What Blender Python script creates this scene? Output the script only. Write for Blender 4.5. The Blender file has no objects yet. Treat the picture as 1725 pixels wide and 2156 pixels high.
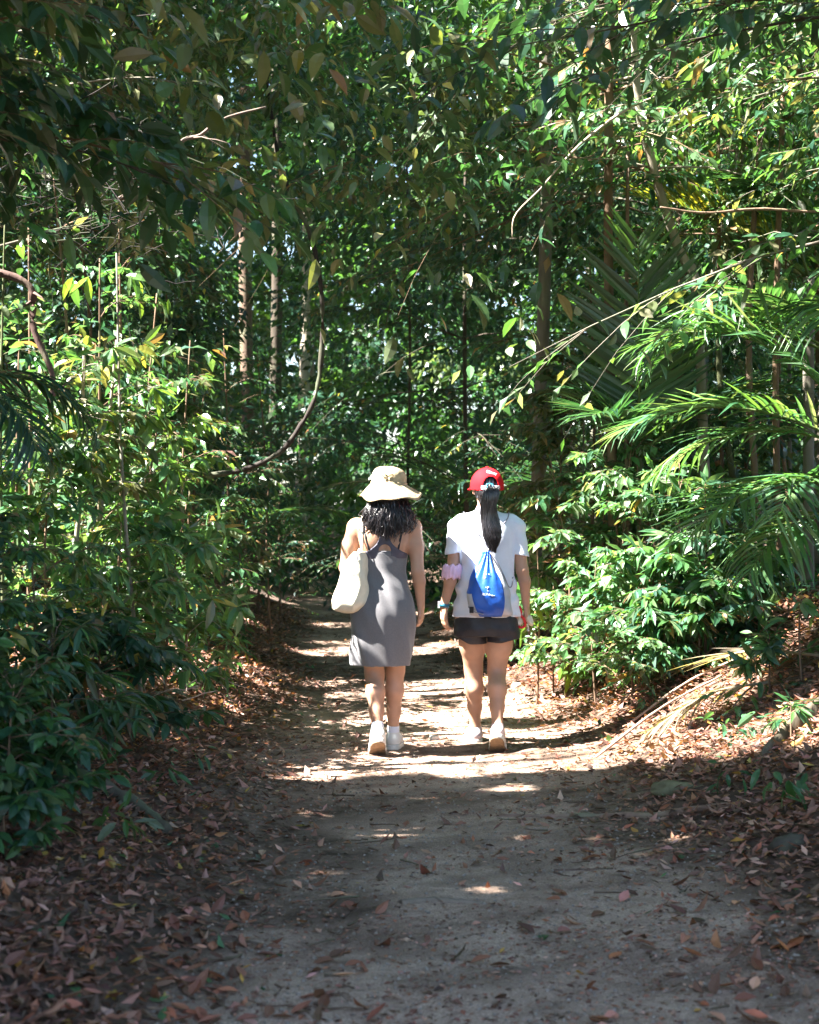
import bpy, math, random
import numpy as np
from mathutils import Matrix, Vector

# ------------------------------------------------------------------ camera, sky, sun, exposure
scene = bpy.context.scene
R = math.radians
CAM_Z = 1.40
FPX, CX, CY = 3300.0, 862.0, 1070.0          # focal length and horizon in a 1725 x 2156 picture
SUN = np.array([-0.60, -0.14, 0.79]); SUN /= np.linalg.norm(SUN)

cam_data = bpy.data.cameras.new('camera'); cam = bpy.data.objects.new('camera', cam_data)
scene.collection.objects.link(cam); scene.camera = cam
cam.location = (0, 0, CAM_Z); cam.rotation_euler = (R(90), 0, 0)
cam_data.sensor_fit = 'VERTICAL'; cam_data.sensor_height = 36.0
cam_data.lens = 36.0 * FPX / 2156.0
cam_data.shift_y = (CY - 1078.0) / 2156.0
cam_data.clip_start = 0.1; cam_data.clip_end = 500
cam_data.dof.use_dof = True; cam_data.dof.focus_distance = 9.1; cam_data.dof.aperture_fstop = 4.0

world = bpy.data.worlds.new('World'); scene.world = world; world.use_nodes = True
wn = world.node_tree.nodes; wl = world.node_tree.links
sky = wn.new('ShaderNodeTexSky'); sky.sky_type = 'NISHITA'; sky.sun_disc = False
sky.sun_elevation = math.asin(SUN[2]); sky.sun_rotation = math.atan2(SUN[0], SUN[1])
wl.new(sky.outputs[0], wn['Background'].inputs[0]); wn['Background'].inputs[1].default_value = 0.05

sl = bpy.data.lights.new('sun', 'SUN'); sl.energy = 5.0; sl.angle = R(0.55); sl.color = (1.0, 0.96, 0.90)
sun = bpy.data.objects.new('sun', sl); scene.collection.objects.link(sun)
sun.rotation_euler = Vector((-SUN[0], -SUN[1], -SUN[2])).to_track_quat('-Z', 'Y').to_euler()

scene.view_settings.view_transform = 'Standard'; scene.view_settings.look = 'None'
scene.view_settings.gamma = 1; scene.view_settings.use_curve_mapping = False
scene.view_settings.exposure = 3.5
cy = scene.cycles
cy.max_bounces = 5; cy.diffuse_bounces = 2; cy.glossy_bounces = 2; cy.transmission_bounces = 4; cy.transparent_max_bounces = 4
cy.use_denoising = True; cy.sample_clamp_indirect = 6.0; cy.caustics_reflective = False; cy.caustics_refractive = False

# ------------------------------------------------------------------ helpers
COL = scene.collection
rng = np.random.default_rng(7)

def at(x, y, d):            # a pixel of the photograph at a known depth -> point
    return np.array([(x - CX) / FPX * d, d, CAM_Z - (y - CY) / FPX * d])

def noise(*c, seed=0, octs=3, f=1.0):
    """cheap smooth noise: sums of randomly oriented sines, about -1..1"""
    g = np.random.default_rng(1000 + seed); out = 0; amp = 1.0; tot = 0
    for o in range(octs):
        for k in range(4):
            w = g.normal(size=len(c)) * f; ph = g.uniform(0, 6.28)
            out = out + amp * np.sin(sum(a * b for a, b in zip(c, w)) + ph) * 0.5
        tot += amp; amp *= 0.5; f *= 2.03
    return out / tot

def sstep(a, b, x):
    t = np.clip((x - a) / (b - a), 0, 1); return t * t * (3 - 2 * t)

def tag(o, label=None, cat=None, group=None, kind=None):
    for k, v in (('label', label), ('category', cat), ('group', group), ('kind', kind)):
        if v: o[k] = v
    return o

def link(name, data, parent=None, loc=None, color=None):
    o = bpy.data.objects.new(name, data); COL.objects.link(o)
    if parent is not None: o.parent = parent
    if loc is not None: o.location = [float(v) for v in loc]
    if color is not None: o.color = (float(color[0]), float(color[1]), float(color[2]), 1)
    return o

def empty(name, loc=(0, 0, 0), label=None, cat=None, group=None):
    o = link(name, None, None, loc); o.empty_display_size = 0.1
    return tag(o, label, cat, group)

def mesh_np(name, V, F, mat=None, smooth=True, col=None):
    """V (n,3), F: (m,k) array or list of such arrays"""
    Fs = F if isinstance(F, list) else [F]
    Fs = [np.asarray(f) for f in Fs if len(f)]
    me = bpy.data.meshes.new(name)
    V = np.ascontiguousarray(V, dtype=np.float32)
    me.vertices.add(len(V)); me.vertices.foreach_set('co', V.ravel())
    nl = sum(f.size for f in Fs); nf = sum(len(f) for f in Fs)
    me.loops.add(nl); me.polygons.add(nf)
    me.loops.foreach_set('vertex_index', np.concatenate([f.ravel() for f in Fs]).astype(np.int32))
    tot = np.concatenate([np.full(len(f), f.shape[1]) for f in Fs]); st = np.concatenate([[0], np.cumsum(tot)[:-1]])
    me.polygons.foreach_set('loop_start', st.astype(np.int32))
    me.polygons.foreach_set('use_smooth', np.full(nf, smooth, dtype=bool))
    if col is not None:
        a = me.color_attributes.new('col', 'FLOAT_COLOR', 'POINT')
        c4 = np.ones((len(V), 4), np.float32); c4[:, :3] = col
        a.data.foreach_set('color', c4.ravel())
    me.update(calc_edges=True)
    if mat: me.materials.append(mat)
    return me

class Acc:                                  # collects shapes for ONE mesh
    def __init__(s): s.V = []; s.Q = []; s.T = []; s.n = 0
    def add(s, V, Q=None, T=None):
        s.V.append(np.asarray(V, float))
        if Q is not None and len(Q): s.Q.append(np.asarray(Q) + s.n)
        if T is not None and len(T): s.T.append(np.asarray(T) + s.n)
        s.n += len(V)
    def tube(s, P, r, sides=6, flat=1.0, cap=True):
        P = np.asarray(P, float); n = len(P); r = np.broadcast_to(np.asarray(r, float), (n,))
        T = np.gradient(P, axis=0); T /= np.linalg.norm(T, axis=1)[:, None] + 1e-9
        ref = np.array([0, 0, 1.0]) if abs(T[:, 2]).mean() < 0.8 else np.array([1.0, 0, 0])
        U = np.cross(T, ref); U /= np.linalg.norm(U, axis=1)[:, None] + 1e-9
        W = np.cross(U, T)
        a = np.arange(sides) * 2 * np.pi / sides
        V = (P[:, None] + r[:, None, None] * (np.cos(a)[None, :, None] * U[:, None] + flat * np.sin(a)[None, :, None] * W[:, None])).reshape(-1, 3)
        i = np.arange(n - 1)[:, None] * sides; j = np.arange(sides)[None]; k = (j + 1) % sides
        Q = np.stack([i + j, i + k, i + sides + k, i + sides + j], -1).reshape(-1, 4)
        T3 = None
        if cap:
            V = np.vstack([V, P[:1], P[-1:]]); b = n * sides
            jj = np.arange(sides); kk = (jj + 1) % sides
            T3 = np.vstack([np.stack([kk, jj, np.full(sides, b)], -1), np.stack([(n - 1) * sides + jj, (n - 1) * sides + kk, np.full(sides, b + 1)], -1)])
        s.add(V, Q, T3)
    def box(s, c, h, rot=None):
        V = np.array([[x, y, z] for x in (-1, 1) for y in (-1, 1) for z in (-1, 1)], float) * np.asarray(h)
        if rot is not None: V = V @ np.asarray(rot).T
        s.add(V + np.asarray(c), [[0, 1, 3, 2], [4, 6, 7, 5], [0, 4, 5, 1], [2, 3, 7, 6], [0, 2, 6, 4], [1, 5, 7, 3]])
    def mesh(s, name, mat, smooth=True):
        return mesh_np(name, np.vstack(s.V), [np.vstack(q) for q in (s.Q, s.T) if q], mat, smooth)

def curve_pts(P, n):                        # Catmull-Rom through P
    P = np.asarray(P, float); m = len(P)
    if m == 2: return P[0] + np.linspace(0, 1, n)[:, None] * (P[1] - P[0])
    E = np.vstack([2 * P[0] - P[1], P, 2 * P[-1] - P[-2]])
    t = np.linspace(0, m - 1 - 1e-9, n); i = t.astype(int); u = (t - i)[:, None]
    a, b, c, d = E[i], E[i + 1], E[i + 2], E[i + 3]
    return 0.5 * (2 * b + (c - a) * u + (2 * a - 5 * b + 4 * c - d) * u ** 2 + (3 * b - a - 3 * c + d) * u ** 3)

# ------------------------------------------------------------------ materials
def new_mat(name):
    m = bpy.data.materials.new(name); m.use_nodes = True
    return m, m.node_tree.nodes, m.node_tree.links, m.node_tree.nodes['Principled BSDF']

def plain(name, rgb, rough=0.7, var=0.12, scale=20, bump=0.0, bscale=200, sheen=0.0, spec=0.4, sss=0.0, metal=0.0, coords='Object'):
    m, n, l, b = new_mat(name)
    tc = n.new('ShaderNodeTexCoord'); no = n.new('ShaderNodeTexNoise'); no.inputs['Scale'].default_value = scale; no.inputs['Detail'].default_value = 5
    l.new(tc.outputs[coords], no.inputs['Vector'])
    r = n.new('ShaderNodeValToRGB')
    r.color_ramp.elements[0].position = 0.3; r.color_ramp.elements[1].position = 0.7
    r.color_ramp.elements[0].color = [max(0, c * (1 - var)) for c in rgb] + [1]; r.color_ramp.elements[1].color = [min(1, c * (1 + var)) for c in rgb] + [1]
    l.new(no.outputs['Fac'], r.inputs[0]); l.new(r.outputs[0], b.inputs['Base Color'])
    b.inputs['Roughness'].default_value = rough; b.inputs['Specular IOR Level'].default_value = spec; b.inputs['Metallic'].default_value = metal
    if sheen: b.inputs['Sheen Weight'].default_value = sheen
    if sss:
        b.inputs['Subsurface Weight'].default_value = sss; b.inputs['Subsurface Radius'].default_value = (0.012, 0.005, 0.003); b.inputs['Subsurface Scale'].default_value = 1.0
    if bump:
        n2 = n.new('ShaderNodeTexNoise'); n2.inputs['Scale'].default_value = bscale; n2.inputs['Detail'].default_value = 3
        l.new(tc.outputs[coords], n2.inputs['Vector'])
        bp = n.new('ShaderNodeBump'); bp.inputs['Strength'].default_value = bump; bp.inputs['Distance'].default_value = 0.004
        l.new(n2.outputs['Fac'], bp.inputs['Height']); l.new(bp.outputs[0], b.inputs['Normal'])
    return m

def leaf_mat(name, source, trans=0.36, rough=0.32, back=0.75, spec=0.5):
    """source 'attr' reads the per-leaf colour of a joined mesh, 'obj' the colour of a single leaf object"""
    m, n, l, b = new_mat(name); out = n['Material Output']
    if source == 'attr':
        a = n.new('ShaderNodeAttribute'); a.attribute_name = 'col'; col = a.outputs['Color']
    else:
        a = n.new('ShaderNodeObjectInfo'); col = a.outputs['Color']
    geo = n.new('ShaderNodeNewGeometry'); tc = n.new('ShaderNodeTexCoord')
    no = n.new('ShaderNodeTexNoise'); no.inputs['Scale'].default_value = 14 if source == 'attr' else 3; l.new(tc.outputs['Object'], no.inputs['Vector'])
    hs = n.new('ShaderNodeHueSaturation'); mr = n.new('ShaderNodeMapRange'); mr.inputs['To Min'].default_value = 0.75; mr.inputs['To Max'].default_value = 1.25
    l.new(no.outputs['Fac'], mr.inputs['Value']); l.new(mr.outputs[0], hs.inputs['Value']); l.new(col, hs.inputs['Color'])
    pale = n.new('ShaderNodeMix'); pale.data_type = 'RGBA'; pale.inputs['B'].default_value = (0.16, 0.19, 0.12, 1)
    mm = n.new('ShaderNodeMath'); mm.operation = 'MULTIPLY'; mm.inputs[1].default_value = 1 - back; l.new(geo.outputs['Backfacing'], mm.inputs[0])
    l.new(mm.outputs[0], pale.inputs['Factor']); l.new(hs.outputs[0], pale.inputs['A'])
    l.new(pale.outputs['Result'], b.inputs['Base Color'])
    b.inputs['Roughness'].default_value = rough; b.inputs['Specular IOR Level'].default_value = spec
    tr = n.new('ShaderNodeBsdfTranslucent'); tcol = n.new('ShaderNodeMix'); tcol.data_type = 'RGBA'; tcol.blend_type = 'MULTIPLY'; tcol.inputs['Factor'].default_value = 1
    tcol.inputs['B'].default_value = (2.1, 2.1, 0.8, 1); l.new(hs.outputs[0], tcol.inputs['A']); l.new(tcol.outputs['Result'], tr.inputs['Color'])
    mx = n.new('ShaderNodeMixShader'); mx.inputs[0].default_value = trans
    l.new(b.outputs[0], mx.inputs[1]); l.new(tr.outputs[0], mx.inputs[2]); l.new(mx.outputs[0], out.inputs['Surface'])
    return m

def bark_mat(name, use_obj=True, rgb=(0.2, 0.15, 0.1)):
    m, n, l, b = new_mat(name)
    tc = n.new('ShaderNodeTexCoord'); mp = n.new('ShaderNodeMapping'); mp.inputs['Scale'].default_value = (1, 1, 0.22)
    l.new(tc.outputs['Object'], mp.inputs['Vector'])
    no = n.new('ShaderNodeTexNoise'); no.inputs['Scale'].default_value = 22; no.inputs['Detail'].default_value = 8; l.new(mp.outputs[0], no.inputs['Vector'])
    n2 = n.new('ShaderNodeTexNoise'); n2.inputs['Scale'].default_value = 4; n2.inputs['Detail'].default_value = 4; l.new(tc.outputs['Object'], n2.inputs['Vector'])
    oi = n.new('ShaderNodeObjectInfo'); hs = n.new('ShaderNodeHueSaturation'); mr = n.new('ShaderNodeMapRange'); mr.inputs['To Min'].default_value = 0.45; mr.inputs['To Max'].default_value = 1.55
    l.new(no.outputs['Fac'], mr.inputs['Value']); l.new(mr.outputs[0], hs.inputs['Value'])
    l.new(oi.outputs['Color'], hs.inputs['Color'])
    mx = n.new('ShaderNodeMix'); mx.data_type = 'RGBA'; mx.inputs['B'].default_value = (0.16, 0.19, 0.11, 1)
    rp = n.new('ShaderNodeValToRGB'); rp.color_ramp.elements[0].position = 0.52; rp.color_ramp.elements[1].position = 0.72
    rp.color_ramp.elements[1].color = (0.6, 0.6, 0.6, 1); l.new(n2.outputs['Fac'], rp.inputs[0]); l.new(rp.outputs[0], mx.inputs['Factor'])
    l.new(hs.outputs[0], mx.inputs['A']); l.new(mx.outputs['Result'], b.inputs['Base Color']); b.inputs['Roughness'].default_value = 0.85; b.inputs['Specular IOR Level'].default_value = 0.25
    bp = n.new('ShaderNodeBump'); bp.inputs['Strength'].default_value = 0.7; bp.inputs['Distance'].default_value = 0.012
    l.new(no.outputs['Fac'], bp.inputs['Height']); l.new(bp.outputs[0], b.inputs['Normal'])
    return m

M_LEAF_MASS = leaf_mat('leaf_mass', 'attr'); M_LEAF = leaf_mat('leaf_single', 'obj')
M_LITTER_MASS = leaf_mat('dead_leaf_mass', 'attr', trans=0.12, rough=0.55, back=0.9, spec=0.35); M_LITTER = leaf_mat('dead_leaf_single', 'obj', trans=0.12, rough=0.55, back=0.9, spec=0.35)
M_BARK = bark_mat('bark')
# ------------------------------------------------------------------ ground and path
def path_c(y): return .18 * np.clip((7.5 - y) / 3, 0, 1) + np.where(y < 24, 0.35 - 0.02 * y - 0.0012 * y * y, 0.35 - 0.02 * y - 0.0012 * y * y - 0.02 * (y - 24) ** 2)
def path_hw(y): return 0.93 + 0.24 * np.clip((7.0 - y) / 2.5, 0, 1) + 0.05 * np.sin(y * 0.9)
def edge_s(x, y):                                # signed distance outside the path edge
    return np.abs(x - path_c(y)) - path_hw(y) - 0.10 * noise(x * 0 + np.sign(x) * 9, y, seed=3, f=1.1)
def ground_z(x, y):
    x = np.asarray(x, float); y = np.asarray(y, float)
    s = edge_s(x, y); right = x > path_c(y)
    bank = np.where(right, 0.70 * sstep(-0.25, 1.8, s) + 0.08 * np.clip(s - 1.0, 0, 30), 0.48 * sstep(-0.25, 1.4, s) + 0.07 * np.clip(s - 0.9, 0, 30))
    bank = np.minimum(bank, 1.4)
    n = noise(x, y, seed=5, f=1.6) * 0.05 * sstep(0, 1.0, s) + noise(x, y, seed=6, f=3.4, octs=3) * 0.012
    hollow = -0.02 * np.clip(1 - ((x - path_c(y)) / path_hw(y)) ** 2, 0, 1)
    return bank + n + hollow

def axis_pts(lo, hi, fine_lo, fine_hi, fine, coarse):
    return np.unique(np.round(np.concatenate([np.arange(lo, fine_lo, coarse), np.arange(fine_lo, fine_hi, fine), np.arange(fine_hi, hi + coarse, coarse)]), 4))
def grid_mesh(name, xs, ys, zf, mat):
    X, Y = np.meshgrid(xs, ys); V = np.stack([X, Y, zf(X, Y)], -1).reshape(-1, 3)
    i = (np.arange(len(ys) - 1)[:, None] * len(xs) + np.arange(len(xs) - 1)[None])
    F = np.stack([i, i + 1, i + 1 + len(xs), i + len(xs)], -1).reshape(-1, 4)
    return mesh_np(name, V, F, mat)

def soil_mat():
    m, n, l, b = new_mat('forest_soil'); tc = n.new('ShaderNodeTexCoord')
    a = n.new('ShaderNodeTexNoise'); a.inputs['Scale'].default_value = 9; a.inputs['Detail'].default_value = 8; l.new(tc.outputs['Object'], a.inputs['Vector'])
    r = n.new('ShaderNodeValToRGB'); e = r.color_ramp.elements; e[0].position = 0.3; e[0].color = (0.035, 0.022, 0.014, 1); e[1].position = 0.72; e[1].color = (0.15, 0.09, 0.06, 1)
    l.new(a.outputs['Fac'], r.inputs[0]); l.new(r.outputs[0], b.inputs['Base Color']); b.inputs['Roughness'].default_value = 0.95
    bp = n.new('ShaderNodeBump'); bp.inputs['Strength'].default_value = 0.8; bp.inputs['Distance'].default_value = 0.03; l.new(a.outputs['Fac'], bp.inputs['Height']); l.new(bp.outputs[0], b.inputs['Normal'])
    return m
def path_mat():
    m, n, l, b = new_mat('trodden_sand'); tc = n.new('ShaderNodeTexCoord')
    def nz(scale, det, rough=0.55):
        a = n.new('ShaderNodeTexNoise'); a.inputs['Scale'].default_value = scale; a.inputs['Detail'].default_value = det; a.inputs['Roughness'].default_value = rough; l.new(tc.outputs['Object'], a.inputs['Vector']); return a
    big, mid, fine = nz(1.6, 5), nz(11, 6, 0.65), nz(140, 3, 0.7)
    r = n.new('ShaderNodeValToRGB'); e = r.color_ramp.elements
    e[0].position = 0.30; e[0].color = (0.20, 0.125, 0.095, 1); e[1].position = 0.66; e[1].color = (0.64, 0.475, 0.37, 1)
    x = e.new(0.48); x.color = (0.45, 0.315, 0.24, 1)
    mx = n.new('ShaderNodeMath'); mx.operation = 'MULTIPLY_ADD'; mx.inputs[1].default_value = 0.55
    m2 = n.new('ShaderNodeMath'); m2.operation = 'MULTIPLY'; m2.inputs[1].default_value = 0.45; l.new(mid.outputs['Fac'], m2.inputs[0])
    l.new(big.outputs['Fac'], mx.inputs[0]); l.new(m2.outputs[0], mx.inputs[2]); l.new(mx.outputs[0], r.inputs[0])
    sp = n.new('ShaderNodeValToRGB'); sp.color_ramp.elements[0].position = 0.36; sp.color_ramp.elements[0].color = (0.45, 0.42, 0.40, 1); sp.color_ramp.elements[1].position = 0.62; sp.color_ramp.elements[1].color = (1.25, 1.25, 1.25, 1)
    l.new(fine.outputs['Fac'], sp.inputs[0])
    mu = n.new('ShaderNodeMix'); mu.data_type = 'RGBA'; mu.blend_type = 'MULTIPLY'; mu.inputs['Factor'].default_value = 0.8; l.new(r.outputs[0], mu.inputs['A']); l.new(sp.outputs[0], mu.inputs['B'])
    at_e = n.new('ShaderNodeAttribute'); at_e.attribute_name = 'col'
    hm = n.new('ShaderNodeMix'); hm.data_type = 'RGBA'; hm.inputs['B'].default_value = (0.085, 0.055, 0.038, 1)
    em = n.new('ShaderNodeMath'); em.operation = 'MULTIPLY'; l.new(at_e.outputs['Color'], em.inputs[0]); es = n.new('ShaderNodeMapRange'); es.inputs['From Min'].default_value = .3; es.inputs['From Max'].default_value = .6; es.inputs['To Min'].default_value = .25; l.new(mid.outputs['Fac'], es.inputs['Value']); l.new(es.outputs[0], em.inputs[1])
    l.new(em.outputs[0], hm.inputs['Factor']); l.new(mu.outputs['Result'], hm.inputs['A'])
    l.new(hm.outputs['Result'], b.inputs['Base Color']); b.inputs['Roughness'].default_value = 0.9; b.inputs['Specular IOR Level'].default_value = 0.25
    ad = n.new('ShaderNodeMath'); ad.operation = 'MULTIPLY_ADD'; ad.inputs[1].default_value = 0.25; l.new(fine.outputs['Fac'], ad.inputs[0]); l.new(mid.outputs['Fac'], ad.inputs[2])
    bp = n.new('ShaderNodeBump'); bp.inputs['Strength'].default_value = 0.9; bp.inputs['Distance'].default_value = 0.045; l.new(ad.outputs[0], bp.inputs['Height']); l.new(bp.outputs[0], b.inputs['Normal'])
    return m
xs = axis_pts(-150, 150, -4.2, 4.2, 0.12, 1.8); ys = axis_pts(-40, 220, 2.5, 21, 0.15, 1.8)
tag(link('ground', grid_mesh('ground', xs, ys, ground_z, soil_mat())), kind='structure')
def path_mesh():
    ys = np.concatenate([np.arange(-6, 2.5, 0.5), np.arange(2.5, 22, 0.07), np.arange(22, 40, 0.5)]); us = np.linspace(-1, 1, 45)
    Y, U = np.meshgrid(ys, us, indexing='ij'); X = path_c(Y) + U * (path_hw(Y) + 0.35)
    e = edge_s(X, Y) + 0.10 * noise(X, Y, seed=9, f=5)
    Z = ground_z(X, Y) + 0.008 - 0.03 * sstep(-0.05, 0.22, e)
    V = np.stack([X, Y, Z], -1).reshape(-1, 3); w = len(us)
    i = (np.arange(len(ys) - 1)[:, None] * w + np.arange(w - 1)[None]); F = np.stack([i, i + 1, i + 1 + w, i + w], -1).reshape(-1, 4)
    hum = np.clip(sstep(-.35, .08, e) + .75 * sstep(.0, .45, noise(X * .8, Y * 1.4, seed=14, f=3.0)) + .5 * sstep(.1, .5, noise(X, Y, seed=17, f=9)), 0, 1).reshape(-1, 1)     # humus trodden in from the edges and in patches
    return mesh_np('path', V, F, path_mat(), True, np.repeat(hum, 3, 1))
tag(link('path', path_mesh()), kind='structure')
# ------------------------------------------------------------------ leaves: gaps in the canopy, shapes, joined and single leaves
TARGETS = []                                      # points chosen to be sunlit; leaves along the sun's ray are removed: (point, radius)
def gap(p, r): TARGETS.append((np.asarray(p, float), r))
g_ = np.random.default_rng(21)
for k in range(90):                               # the open stretch around and behind the walkers
    y = g_.choice([g_.uniform(8.75, 9.7), g_.uniform(9.9, 12.6)]); gap((g_.uniform(-2.0, 1.25), y, 0), g_.uniform(0.16, 0.42))
for p, r in [((-.12, 9.05, 1.55), .22), ((-.31, 9.05, 1.33), .13), ((-.36, 9.02, 1.05), .2), ((-.36, 9.0, .85), .2), ((-.33, 9.05, .6), .14), ((.03, 9.02, 1.3), .09), ((.05, 9.05, 1.0), .1), ((-.2, 9.0, .25), .14), ((-.1, 9.05, .3), .12),
             ((.40, 9.25, 1.6), .13), ((.27, 9.25, 1.36), .14), ((.20, 9.25, .95), .14), ((.27, 9.25, .75), .13), ((.38, 9.25, .35), .13), ((.4, 9.3, .15), .12), ((.55, 9.2, .55), .08), ((.62, 9.25, 1.35), .07)]: gap(p, r)
for k in range(46): gap((g_.uniform(-2.7, -1.2), g_.uniform(8.5, 10.6), g_.uniform(.25, 1.5)), g_.uniform(.22, .42))
for k in range(18): gap((g_.uniform(-2.7, -1.6), g_.uniform(9.0, 11), g_.uniform(1.5, 3.2)), g_.uniform(.12, .25))
for p, r in [((1.75, 7.8, .35), .26), ((1.45, 8.2, .2), .2), ((2.0, 7.3, .4), .2), ((1.9, 6.6, .4), .12), ((1.2, 8.6, .1), .2)]: gap(p, r)
for k in range(40): gap((g_.uniform(.9, 2.3), g_.uniform(8.9, 11), g_.uniform(.3, 1.3)), g_.uniform(.12, .22))
for k in range(9): gap((g_.uniform(1.5, 2.5), g_.uniform(8.8, 10), g_.uniform(1.4, 2.6)), g_.uniform(.08, .16))
for k in range(14): gap((g_.uniform(.2, 2.6), g_.uniform(8.2, 10.5), g_.uniform(3.0, 4.4)), g_.uniform(.12, .26))
for k in range(30): gap((g_.uniform(-4, 4), g_.uniform(15, 23), g_.uniform(.5, 7)), g_.uniform(.2, .5))
for p, r in [((-1.6, 26, 3.6), .9), ((-.4, 27, 4.6), .8), ((-2.1, 29, 4.4), .8), ((.5, 24, 3.2), .7), ((-.6, 25, 3.0), .8), ((1.6, 27, 4), .7), ((2.4, 25, 3), .6), ((-3.2, 27, 5.5), .8)]: gap(p, r)
for p, r in [((.1, 7.6, 0), .04), ((.5, 7.9, 0), .06), ((-.5, 8.2, 0), .1), ((.3, 8.4, 0), .12), ((-.1, 8.5, 0), .15), ((.7, 8.6, 0), .15)]: gap(p, r)

for k in range(22): gap((g_.uniform(-.9, 1.2), g_.uniform(5.6, 8.7), 0), g_.uniform(-.03, .012))
TC = np.array([c for c, r in TARGETS]); TR = np.array([max(r, 0.0) * 1.15 + min(r, 0.0) for c, r in TARGETS])
def keep_mask(P, tmin=0.9, ext=None, low=False):
    """False for leaves that would stand in one of the gaps the sun shines through"""
    e = np.zeros(len(P)) if ext is None else ext
    if len(P) < 60:
        d = P[:, None] - TC[None]; t = d @ SUN; q2 = (d * d).sum(2) - t * t
        ok = ~((t > tmin) & (q2 < (TR[None] + e[:, None]) ** 2)).any(1)
    else:
        ok = np.ones(len(P), bool)
        for c, r in zip(TC, TR):
            d = P - c; t = d @ SUN; q2 = (d * d).sum(1) - t * t
            ok &= ~((t > tmin) & (q2 < (r + e) ** 2))
    if low:                                       # shrubs keep their low leaves: only higher growth is removed to let sun through
        h = np.sin(P[:, 0] * 91.7 + P[:, 1] * 47.3 + P[:, 2] * 61.1) * .5 + .5; ok |= h > sstep(1.5, 2.9, P[:, 2])
    return ok

def proto(kind, w=0.4, curve=0.25, fold=0.25):
    """a unit leaf along +Y; returns V, triangles"""
    if kind == 'near':
        s = np.array([.22, .48, .76]); hw = np.array([.36, .5, .33]) * w
        V = [[0, 0, 0]]
        for a, h in zip(s, hw):
            z = -curve * a * a; V += [[-h, a, z + fold * h], [0, a, z], [h, a, z + fold * h]]
        V.append([0, 1, -curve])
        T = [[0, 2, 1], [0, 3, 2]]
        for k in (1, 4): T += [[k, k + 1, k + 4], [k, k + 4, k + 3], [k + 1, k + 2, k + 5], [k + 1, k + 5, k + 4]]
        T += [[7, 8, 10], [8, 9, 10]]
    elif kind == 'mid':
        V = [[0, 0, 0], [-.5 * w, .45, -curve * .2 + fold * .5 * w], [0, .5, -curve * .25], [.5 * w, .45, -curve * .2 + fold * .5 * w], [0, 1, -curve]]
        T = [[0, 2, 1], [0, 3, 2], [1, 2, 4], [2, 3, 4]]
    else:
        V = [[0, 0, 0], [-.5 * w, .5, -curve * .3], [.5 * w, .5, -curve * .3], [0, 1, -curve]]
        T = [[0, 2, 1], [1, 2, 3]]
    return np.array(V, float), np.array(T)

class Leaves:
    """arrays of single leaves: position, direction, normal, length, colour"""
    def __init__(s): s.p = []; s.d = []; s.n = []; s.L = []; s.c = []
    def add(s, p, d, n, L, c):
        s.p.append(p); s.d.append(d); s.n.append(n); s.L.append(L); s.c.append(c)
    def cat(s):
        if not s.p: return None
        p, d, n, c = (np.vstack(a) for a in (s.p, s.d, s.n, s.c)); L = np.concatenate(s.L)
        return p, d, n, L, c

def frames(d, n):
    y = d / (np.linalg.norm(d, axis=1)[:, None] + 1e-9)
    x = np.cross(y, n); x /= np.linalg.norm(x, axis=1)[:, None] + 1e-9
    z = np.cross(x, y)
    return np.stack([x, y, z], -1)                # columns

def mass_mesh(name, A, lod, w, mat, seed=0, curve=(.1, .4), fold=.25):
    """many leaves as ONE mesh"""
    p, d, n, L, c = A; Fm = frames(d, n) * L[:, None, None]; g = np.random.default_rng(seed)
    which = g.integers(0, 3, len(p)); Vs = []; Ts = []; Cs = []; off = 0
    for k in range(3):
        i = np.where(which == k)[0]
        if not len(i): continue
        V, T = proto(lod, w * (0.85 + 0.15 * k), curve[0] + (curve[1] - curve[0]) * k / 2, fold)
        W = np.einsum('nij,vj->nvi', Fm[i], V) + p[i][:, None]
        Vs.append(W.reshape(-1, 3)); Ts.append((T[None] + (np.arange(len(i)) * len(V))[:, None, None]).reshape(-1, 3) + off)
        Cs.append(np.repeat(c[i], len(V), axis=0)); off += len(i) * len(V)
    return mesh_np(name, np.vstack(Vs), np.vstack(Ts), mat, False, np.vstack(Cs))

_leaf_protos = {}
def leaf_data(w, k, mat, curve=(.1, .4), fold=.25, nm='leaf'):
    key = (round(w, 3), k, mat.name, nm, curve)
    if key not in _leaf_protos:
        V, T = proto('near', w, curve[0] + (curve[1] - curve[0]) * k / 2, fold); _leaf_protos[key] = mesh_np(nm, V, T, mat, False)
    return _leaf_protos[key]

def single_leaves(A, idx, w, mat, parent, name='leaf', seed=0, origin=(0, 0, 0), curve=(.1, .4), fold=.25, cb=None):
    p, d, n, L, c = A; Fm = frames(d[idx], n[idx]); g = np.random.default_rng(seed)
    for q, i in enumerate(idx):
        o = link(name, leaf_data(w, int(g.integers(0, 3)), mat, curve, fold), parent, None, c[i])
        m = np.eye(4); m[:3, :3] = Fm[q] * L[i]; m[:3, 3] = p[i] - origin
        o.matrix_basis = Matrix(m.tolist())
        if cb: cb(o, i)

def in_frame(p, m=0.0):
    d = np.maximum(p[:, 1], 0.1); x = CX + p[:, 0] / d * FPX; y = CY - (p[:, 2] - CAM_Z) / d * FPX
    return (p[:, 1] > 2) & (x > -m) & (x < 1725 + m) & (y > -m) & (y < 2156 + m)

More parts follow.
